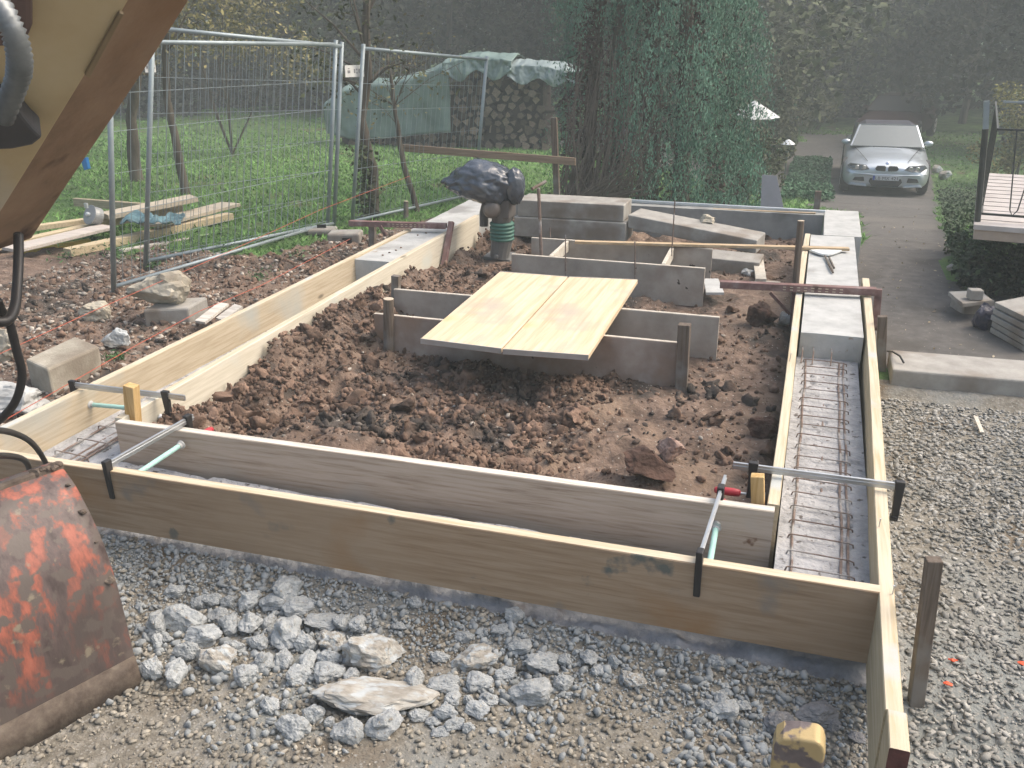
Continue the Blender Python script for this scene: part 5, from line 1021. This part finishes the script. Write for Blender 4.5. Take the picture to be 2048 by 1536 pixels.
for k, (px, py, w_) in enumerate(((1905, 535, 22), (1888, 350, 30), (1875, 338, 24), (1925, 560, 16))): boulder(px, py, w_, w_*.7, ['mossy edging stone beside the drive, second from the balcony', 'pale edging stone right of the silver car', 'pale edging stone nearest the silver car wheel', 'small edging stone closest to the paving slabs'][k], M_rock1, 60+k)

# ---------------------------------------------------------------- cars
def carpaint(name, c, metal=.6, rough=.3):
    m = plain(name, c, rough=rough, metal=metal, var=.02, bump=0); m.node_tree.nodes['Principled BSDF'].inputs['Coat Weight'].default_value = .6; return m
M_glass = plain('car glass', (.10, .12, .12), rough=.15, spec=.9, var=.05, bump=0); M_tyre = plain('tyre rubber', (.02, .02, .02), rough=.8); M_rim = plain('alloy rim', (.4, .4, .41), rough=.35, metal=.8)
def car(front, yaw, paint, lbl, name, topm, detail=True, hard=False):
    root = thing(name, tuple(front), lbl, 'car'); Rz = Matrix.Rotation(yaw, 3, 'Z')
    def W_(x, y, z): return Vector(front)+Rz @ Vector((x, y, z*.94))
    st = [(0.0, .66, .26, .50, .60), (.05, .74, .20, .56, .665), (.18, .84, .17, .62, .72), (.45, .885, .17, .69, .80), (.95, .89, .19, .74, .875), (1.35, .89, .19, .80, .93), (1.6, .885, .19, .86, .95), (2.4, .88, .19, .89, .96), (3.4, .89, .19, .90, .97), (3.9, .88, .2, .89, .96), (4.3, .82, .25, .82, .92), (4.46, .72, .32, .62, .75)]
    vs = []; 
    for y, w, zb, zs, zt in st:
        ring = [(0, zb), (w*.85, zb), (w*.97, zb+.07), (w, (zb+zs)*.5), (w*.985, zs-.06), (w*.90, zs), (w*.62, zt-.01), (0, zt)]
        full = ring+[(-a, b) for a, b in ring[-2:0:-1]]; vs += [W_(a, y, b) for a, b in full]
    m = 14; fs = [(i*m+k, i*m+(k+1) % m, (i+1)*m+(k+1) % m, (i+1)*m+k) for i in range(len(st)-1) for k in range(m)]+[tuple(range(m-1, -1, -1)), tuple(range((len(st)-1)*m, len(st)*m))]
    mb = MB(); mb.add(vs, fs); mb.build('body', paint, root, smooth=True, sub=2)
    # cabin: glass house and top
    def loft(name, secs, mt, sub=1):
        vs = []; 
        for y, ww, z0, wt, z1 in secs: vs += [W_(-ww, y, z0), W_(-wt*.98, y, z0+(z1-z0)*.85), W_(-wt*.8, y, z1), W_(wt*.8, y, z1), W_(wt*.98, y, z0+(z1-z0)*.85), W_(ww, y, z0)]
        fs = [(i*6+k, i*6+k+1, (i+1)*6+k+1, (i+1)*6+k) for i in range(len(secs)-1) for k in range(5)]+[(i*6+5, i*6, (i+1)*6, (i+1)*6+5) for i in range(len(secs)-1)]+[(5, 4, 3, 2, 1, 0), tuple(range((len(secs)-1)*6, len(secs)*6))]
        mb = MB(); mb.add(vs, fs); return mb.build(name, mt, root, smooth=False, bevel=.02)
    loft('cabin_top', [(2.02, .74, .93, .60, 1.355), (2.5, .76, .93, .61, 1.39), (3.1, .76, .93, .60, 1.36), (3.75, .72, .93, .50, 1.0)], topm)
    gA = [W_(-.755, 1.36, .925), W_(.755, 1.36, .925), W_(.60, 2.04, 1.345), W_(-.60, 2.04, 1.345)]
    mb = MB(); nn = (gA[1]-gA[0]).cross(gA[3]-gA[0]).normalized(); mb.prism([q+nn*.0 for q in gA], nn*.012); ws = mb.build('windscreen', M_glass if detail else plain('shaded windscreen', (.02, .02, .022), rough=.6, spec=.2), root)
    mb = MB(); [mb.bar(a, b, .035, .03) for a, b in ((gA[0], gA[3]), (gA[1], gA[2]), (gA[3], gA[2]))]; mb.build('windscreen_frame', paint, root)
    mb = MB(); mb.prism([W_(-.77, 1.36, .90), W_(-.77, 1.36, .93), W_(-.64, 2.3, 1.32), W_(-.64, 2.9, 1.30), W_(-.76, 3.2, .93)], Rz @ Vector((.02, 0, 0))); mb.build('side_window', M_glass, root)
    mb = MB(); mb.prism([W_(.75, 1.36, .90), W_(.75, 1.36, .93), W_(.62, 2.3, 1.32), W_(.62, 2.9, 1.30), W_(.74, 3.2, .93)], Rz @ Vector((.02, 0, 0))); mb.build('side_window', M_glass, root)
    for sx in (-1, 1):
        for y in (.85, 3.58):
            mb = MB(); ax = Rz @ Vector((sx, 0, 0)); c = W_(sx*.70, y, .32); mb.lathe(c, [(.22, 0), (.30, .0), (.325, .03), (.325, .17), (.30, .20), (.22, .205)], 26, ax); wh = mb.build('wheel', M_tyre, root); mb = MB(); mb.lathe(c+ax*.18, [(.22, 0), (.22, .03), (.06, .02), (.05, .035)], 18, ax); mb.build('rim', M_rim, wh)
            mb = MB(); mb.lathe(W_(sx*.705, y, .34), [(.36, 0), (.36, .178), (.34, .1795)], 26, ax); mb.build('wheel_arch', M_black, root)
        mb = MB(); V, T = ico(3, 3, 0, 0, (1, .7, .62)); c = W_(sx*.87, 1.62, .99); mb.add([c+Rz @ (Vector(v)*.10) for v in V], T.tolist()); mr_ = mb.build('mirror', paint, root, smooth=True)
    if not detail:
        for sx in (-1, 1): mb = MB(); mb.box(W_(sx*.6, .02, .62), (.3, .05, .12), Rz); mb.build('headlight', M_glass, root)
        return root
    M_lamp = plain('headlamp glass', (.10, .11, .12), rough=.1, spec=1, var=.3, bump=0); M_dark = plain('dark intake', (.015, .016, .018), rough=.6); M_chr = plain('chrome', (.7, .72, .74), rough=.2, metal=.9, bump=0)
    def patch(name, P, mt, d=.03, bev=.006, par=root): mb = MB(); mb.prism([W_(*q) for q in P], Rz @ Vector((0, d, 0))); return mb.build(name, mt, par, bevel=bev)
    for sx in (-1, 1):
        hl = patch('headlight', [(sx*.34, -.005, .60), (sx*.50, .0, .565), (sx*.70, .05, .585), (sx*.80, .16, .64), (sx*.74, .10, .70), (sx*.42, .0, .685)][::sx], M_lamp, .10)
        for q, r_ in ((.46, .048), (.60, .048)): mb = MB(); mb.lathe(W_(sx*q, -.004+.02*(q > .5), .632), [(r_, 0), (r_*.9, .012), (r_*.4, .014)], 14, Rz @ Vector((0, -1, 0))); mb.build('lamp_reflector', M_chr, hl)
        patch('kidney_grille', [(sx*.025, -.03, .565), (sx*.20, -.02, .575), (sx*.235, -.015, .62), (sx*.20, -.015, .68), (sx*.05, -.02, .685), (sx*.022, -.03, .66)][::sx], M_dark, .06, .012)
        patch('fog_intake', [(sx*.42, -.035, .33), (sx*.66, .0, .34), (sx*.62, .0, .415), (sx*.44, -.03, .425)][::sx], M_dark, .08)
        patch('splitter', [(sx*.36, -.05, .215), (sx*.74, .01, .235), (sx*.70, .0, .265), (sx*.38, -.045, .245)][::sx], paint, .1)
    patch('centre_intake', [(-.33, -.035, .33), (-.26, -.045, .235), (.26, -.045, .235), (.33, -.035, .33), (.31, -.035, .40), (-.31, -.035, .40)], M_dark, .08)
    mb = MB(); mb.tube([W_(-.80, .13, .50), W_(-.6, .012, .49), W_(-.3, -.035, .485), W_(0, -.045, .483), W_(.3, -.035, .485), W_(.6, .012, .49), W_(.80, .13, .50)], .018, 8); mb.build('bumper_strip', paint, root, smooth=True)
    pl_ = patch('licence_plate', [(-.26, -.062, .37), (.26, -.062, .37), (.26, -.062, .475), (-.26, -.062, .475)], plain('number plate', (.55, .57, .58), rough=.4, var=.02), .015, .003)
    patch('country_strip', [(-.258, -.065, .372), (-.218, -.065, .372), (-.218, -.065, .473), (-.258, -.065, .473)], plain('plate blue', (.03, .07, .35)), .004, 0, pl_)
    cu = bpy.data.curves.new('plate_text', 'FONT'); cu.body = 'LB MX 421'; cu.size = .105; cu.align_x = 'CENTER'; cu.extrude = .001
    to = bpy.data.objects.new('tmp', cu); COL.objects.link(to); bpy.context.view_layer.update(); dg = bpy.context.evaluated_depsgraph_get(); me = bpy.data.meshes.new_from_object(to.evaluated_get(dg)); bpy.data.objects.remove(to)
    wid = max(v.co.x for v in me.vertices)-min(v.co.x for v in me.vertices); kk = .44/wid; o0 = TL(pl_)
    for v in me.vertices: q = W_(.02+v.co.x*kk, -.0665-v.co.z, .386+v.co.y*.95); v.co = q-o0
    me.materials.clear(); me.materials.append(M_black); to = bpy.data.objects.new('plate_characters', me); COL.objects.link(to); to.parent = pl_
    mb = MB(); cc = W_(0, .05, .735); mb.lathe(cc, [(.042, -.002), (.042, .006), (.03, .01)], 16, Rz @ Vector((0, -.75, .66))); bdg = mb.build('badge', M_chr, root)
    mb = MB(); c2 = cc+Rz @ Vector((0, -.75, .66))*.0103; ex = Rz @ Vector((1, 0, 0)); ey = Rz @ Vector((0, .66, .75)); r_ = .026
    for s0 in (0, math.pi): mb.prism([c2]+[c2+(ex*math.cos(s0+a)+ey*math.sin(s0+a))*r_ for a in np.linspace(0, math.pi/2, 6)], Rz @ Vector((0, -.75, .66))*.001)
    mb.build('badge_quarters', plain('badge blue', (.05, .15, .45)), bdg)
    mb = MB(); mb.bar(W_(-.30, 1.20, .938), W_(.30, 1.20, .938), .025, .01); mb.build('bonnet_vent', M_dark, root)
    for sx in (-1, 1): mb = MB(); mb.tube([W_(sx*.40, .18, .752), W_(sx*.56, .8, .855), W_(sx*.68, 1.28, .915)], .006, 5); mb.build('bonnet_seam', M_dark, root)
    for q in ((-.70, -.12), (-.05, .5)): mb = MB(); mb.tube([W_(q[0], 1.40, .955), W_(q[1], 1.44, .975)], .008, 5); mb.build('wiper', M_black, root)
    return root
fp = GS(1766, 393); fz = gzs(fp.x, fp.y)
car(Vector((fp.x, fp.y, fz)), math.radians(-1), carpaint('silver paint', (.50, .55, .59), .55, .28), 'silver convertible with dark soft top parked facing the camera on the drive', 'parked_car', plain('dark blue soft top', (.035, .037, .055), rough=.8))
fp = post_at(1795, 24.5); car(Vector((fp.x, fp.y, gzs(fp.x, fp.y)+.12)), math.radians(-14), plain('dark wine paint', (.035, .016, .018), rough=.75, spec=.1), 'dark wine-red car standing in the shade behind the silver convertible', 'parked_car', plain('dark roof paint', (.03, .018, .02), rough=.75, spec=.1), detail=False)

# ---------------------------------------------------------------- excavator
M_yel = mat('dusty yellow paint', [(.3, (.38, .29, .16)), (.5, (.45, .36, .22)), (.75, (.50, .42, .28))], scale=3, detail=7, rough=.6, bump=.1, blots=[((.38, .22, .06), 3.3, .56, .68), ((.13, .09, .07), 12, .70, .73), ((.40, .36, .30), 2.1, .55, .68)])
M_und = mat('oily brown underside', [(.3, (.14, .09, .058)), (.5, (.215, .14, .09)), (.75, (.28, .195, .13))], scale=6, detail=8, rough=.65, bump=.3, blots=[((.055, .03, .022), 7, .58, .68), ((.20, .12, .07), 2.5, .5, .66)])
M_steelg = mat('dull grey steel hose', [(.3, (.13, .14, .145)), (.7, (.26, .28, .29))], scale=12, rough=.45, metal=.5, bump=.15)
M_buck = mat('worn orange bucket paint', [(.34, (.055, .04, .038)), (.49, (.115, .085, .08)), (.525, (.20, .08, .06)), (.61, (.34, .11, .075)), (.8, (.45, .18, .125))], scale=17, stretch=(1, 1, .3), detail=12, rough=.5, bump=.3, bscale=60, bdist=.003, blots=[((.085, .068, .062), 2.2, .50, .62), ((.11, .09, .08), 16, .52, .58), ((.22, .19, .14), 14, .64, .70)], spec=.4)
M_wear = mat('muddy wear plate', [(.3, (.055, .04, .032)), (.55, (.12, .095, .075)), (.8, (.20, .17, .135))], scale=18, detail=9, rough=.8, bump=.6, bscale=60, bdist=.004)
B0_ = G(280, 1362); exc = thing('excavator', tuple(B0_), 'yellow excavator arm with hoses and worn orange bucket at the left edge', 'excavator')
# arm
P1 = atD(257, -10, 1.45); P2 = atD(0, 417, 1.80); P3 = atD(-100, -100, 1.30); npl = (P2-P1).cross(P3-P1).normalized()
def onpl(px, py): d = ray(px, py); return CAM+d*((P1-CAM).dot(npl)/d.dot(npl))
off = atD(390, -10, 1.62)-P1
if off.dot(CF) < 0: off = -off
poly = [onpl(*q) for q in ((330, -132), (257, -10), (167, 145), (85, 280), (0, 417), (-62, 520), (-260, 500), (-300, 200), (-200, -150))]
offn = off
mb = MB(); mb.prism(poly, offn*.97); mb.build('arm', M_und, exc, bevel=.006)
nn = npl if npl.dot(CAM-P1) > 0 else -npl
mb = MB(); mb.prism([p+nn*.003 for p in poly], nn*.006); mb.build('arm_side_plate', M_yel, exc, bevel=.002)
mb = MB(); q = [onpl(*p)+nn*.0095 for p in ((236, 10), (246, 14), (177, 143), (167, 136))]; mb.prism(q, nn*.008); mb.build('weld_bar', plain('dull ochre bar', (.20, .15, .09)), exc, bevel=.002)
h = [atD(-25, -20, 1.12), atD(8, 25, 1.12), atD(30, 70, 1.13), atD(40, 115, 1.15), atD(38, 150, 1.17), atD(22, 195, 1.20), atD(0, 245, 1.23)]
pts = []; 
for i in range(len(h)-1):
    for k in range(8): pts.append(h[i].lerp(h[i+1], k/8))
pts = [sum((pts[max(0, min(len(pts)-1, i+j))] for j in (-2, -1, 0, 1, 2)), Vector())/5 for i in range(len(pts))]
rr = [.0145*(1+.13*((i % 2)*2-1))*(1 if i < 32 else .95) for i in range(len(pts))]
mb = MB(); mb.tube(pts, rr, 16); mb.build('armoured_hose', M_steelg, exc, smooth=True)
def hose(name, P, D0, D1, r, m_=None):
    Q = [atD(x, y, D0+(D1-D0)*i/(len(P)-1)) for i, (x, y) in enumerate(P)]; R_ = []
    for i in range(len(Q)-1):
        a0, a1, a2, a3 = Q[max(0, i-1)], Q[i], Q[i+1], Q[min(len(Q)-1, i+2)]
        for k in range(6): t = k/6; R_.append(.5*((2*a1)+(a2-a0)*t+(2*a0-5*a1+4*a2-a3)*t*t+(3*a1-a0-3*a2+a3)*t**3))
    R_.append(Q[-1]); mb = MB(); mb.tube(R_, r, 12); return mb.build(name, m_ or M_black, exc, smooth=True)
mb = MB(); q = [onpl(*p)+nn*.012 for p in ((-20, 150), (30, 160), (42, 180), (62, 205), (80, 222), (60, 238), (20, 246), (-30, 248))]; mb.prism(q, nn*.05); mb.build('hose_bracket', plain('black grey bracket', (.06, .06, .065), rough=.6), exc, bevel=.006)
mb = MB(); q = [onpl(*p)+nn*.010 for p in ((-40, -60), (62, -60), (62, 20), (46, 60), (-20, 60))]; mb.prism(q, nn*.03); mb.build('pivot_cover', plain('dark red grey casting', (.11, .075, .07), rough=.6), exc, bevel=.01)
hose('black_hose', [(37, 470), (37, 520), (34, 580), (28, 620), (10, 643), (-40, 640)], 1.75, 1.6, .0095)
hose('black_hose', [(-6, 600), (8, 630), (20, 650), (33, 700), (44, 750), (32, 800), (5, 835), (-30, 860)], 1.7, 1.9, .0085)
hose('black_hose', [(-30, 862), (10, 862), (50, 876), (76, 900), (97, 940), (104, 990)], 2.6, 4.0, .0105)
hose('black_hose', [(-20, 912), (20, 912), (48, 920), (58, 940), (48, 962), (30, 985)], 2.6, 4.0, .0105)
# bucket: curved shell swept along e
e = (G(0, 1490)-G(277, 1341)); e.z = 0; e = Vector((-.39, -.92, 0)).normalized()
def onB(px, py): d = ray(px, py); return CAM+d*((B0_-CAM).dot(e)/d.dot(e))
cp = [onB(*p) for p in ((104, 928), (122, 934), (150, 972), (178, 1025), (205, 1085), (230, 1160), (250, 1240), (265, 1305), (275, 1345), (281, 1372))]
LB = 1.35
def shell(name, cpts, m_, th, nseg=24, rough_=.0, sub=True, par=exc):
    cpts = [Vector(c) for c in cpts]; n = len(cpts); cen = sum(cpts, Vector())/n+Vector((-.6, .25, -.05)); vs = []
    for s_ in range(nseg+1):
        for c in cpts: vs.append(c+e*LB*s_/nseg)
    f = [(s_*n+i, s_*n+i+1, (s_+1)*n+i+1, (s_+1)*n+i) for s_ in range(nseg) for i in range(n-1)]
    mb = MB(); mb.add(vs, f); o = mb.build(name, m_, par, smooth=True); bm = bmesh.new(); bm.from_mesh(o.data); bmesh.ops.recalc_face_normals(bm, faces=bm.faces); bm.to_mesh(o.data); bm.free()
    s2 = o.modifiers.new('t', 'SOLIDIFY'); s2.thickness = th; s2.offset = 0; return o
fine = []
for i in range(len(cp)-1):
    for k in range(4): fine.append(cp[i].lerp(cp[i+1], k/4))
fine.append(cp[-1]); fine = [fine[0]]+[(fine[i-1]+fine[i]*2+fine[i+1])/4 for i in range(1, len(fine)-1)]+[fine[-1]]
shell('bucket', fine, M_buck, .016)
outw = (CAM-cp[6]); outw = (outw-e*outw.dot(e)).normalized()
lip = [onB(266, 1312)+outw*.014, onB(275, 1345)+outw*.016, onB(283, 1374)+outw*.014]; shell('wear_plate', lip, M_wear, .014)
sp = [c for c in cp]
mb = MB(); mb.prism(sp, e*.018); mb.build('bucket_side', M_wear, exc)
mb = MB(); mb.tube([cp[1]-e*.004+e*LB*0, cp[1]+e*LB], .016, 8); mb.build('top_lip', M_wear, exc)
for k in range(26):
    t_ = rnd.random()**1.5; q = (cp[1] if k < 17 else cp[rnd.randint(2, 5)])+(e*LB*t_ if k < 17 else e*.02)+Vector((0, 0, .012)); V, T = ico(2, 80+k, .4, 5, (1, .8, .6)); s_ = rnd.uniform(.008, .024); mb = MB(); mb.add([q+Vector(v)*s_ for v in V], T.tolist()); mb.build('mud_lump', M_wear, exc)
# machine part poking up at the bottom edge
g_ = [(1545, 1900), (1545, 1502), (1551, 1486), (1566, 1478), (1600, 1479), (1636, 1485), (1647, 1494), (1651, 1510), (1651, 1900)]
g_ = [atD(*p, 2.15) for p in g_]; base_ = g_[0]; yb_ = base_.y; root = thing('steel_guard', (g_[4].x, g_[4].y, -.43), 'rounded purple-grey steel guard with flaking yellow paint at the bottom edge', 'machine part')
top_ = [onY(*p, g_[4].y) for p in ((1545, 1502), (1551, 1486), (1566, 1478), (1600, 1479), (1636, 1485), (1647, 1494), (1651, 1510))]
pl_g = [Vector((top_[0].x, top_[0].y, -.44))]+top_+[Vector((top_[-1].x, top_[-1].y, -.44))]
mb = MB(); mb.prism(pl_g, Vector((0, .07, 0))); mb.build('shell', mat('purple grey worn steel', [(.3, (.10, .08, .08)), (.7, (.19, .16, .155))], scale=12, rough=.5, metal=.2, blots=[((.42, .32, .16), 16, .48, .53)]), root, bevel=.012, seg=4)

# ---------------------------------------------------------------- haze
HAZE = .0075
hm = bpy.data.materials.new('haze'); hm.use_nodes = True; n_ = hm.node_tree; n_.nodes.remove(n_.nodes['Principled BSDF']); pv = n_.nodes.new('ShaderNodeVolumePrincipled'); pv.inputs['Color'].default_value = (.80, .90, .88, 1); pv.inputs['Density'].default_value = HAZE
n_.links.new(pv.outputs[0], n_.nodes['Material Output'].inputs['Volume'])
mb = MB(); mb.box((-8, 18, 5.5), (150, 130, 17)); hz = mb.build('haze', hm); hz['kind'] = 'stuff'; hz['label'] = 'thin pale haze over the whole site'; hz.display_type = 'WIRE'
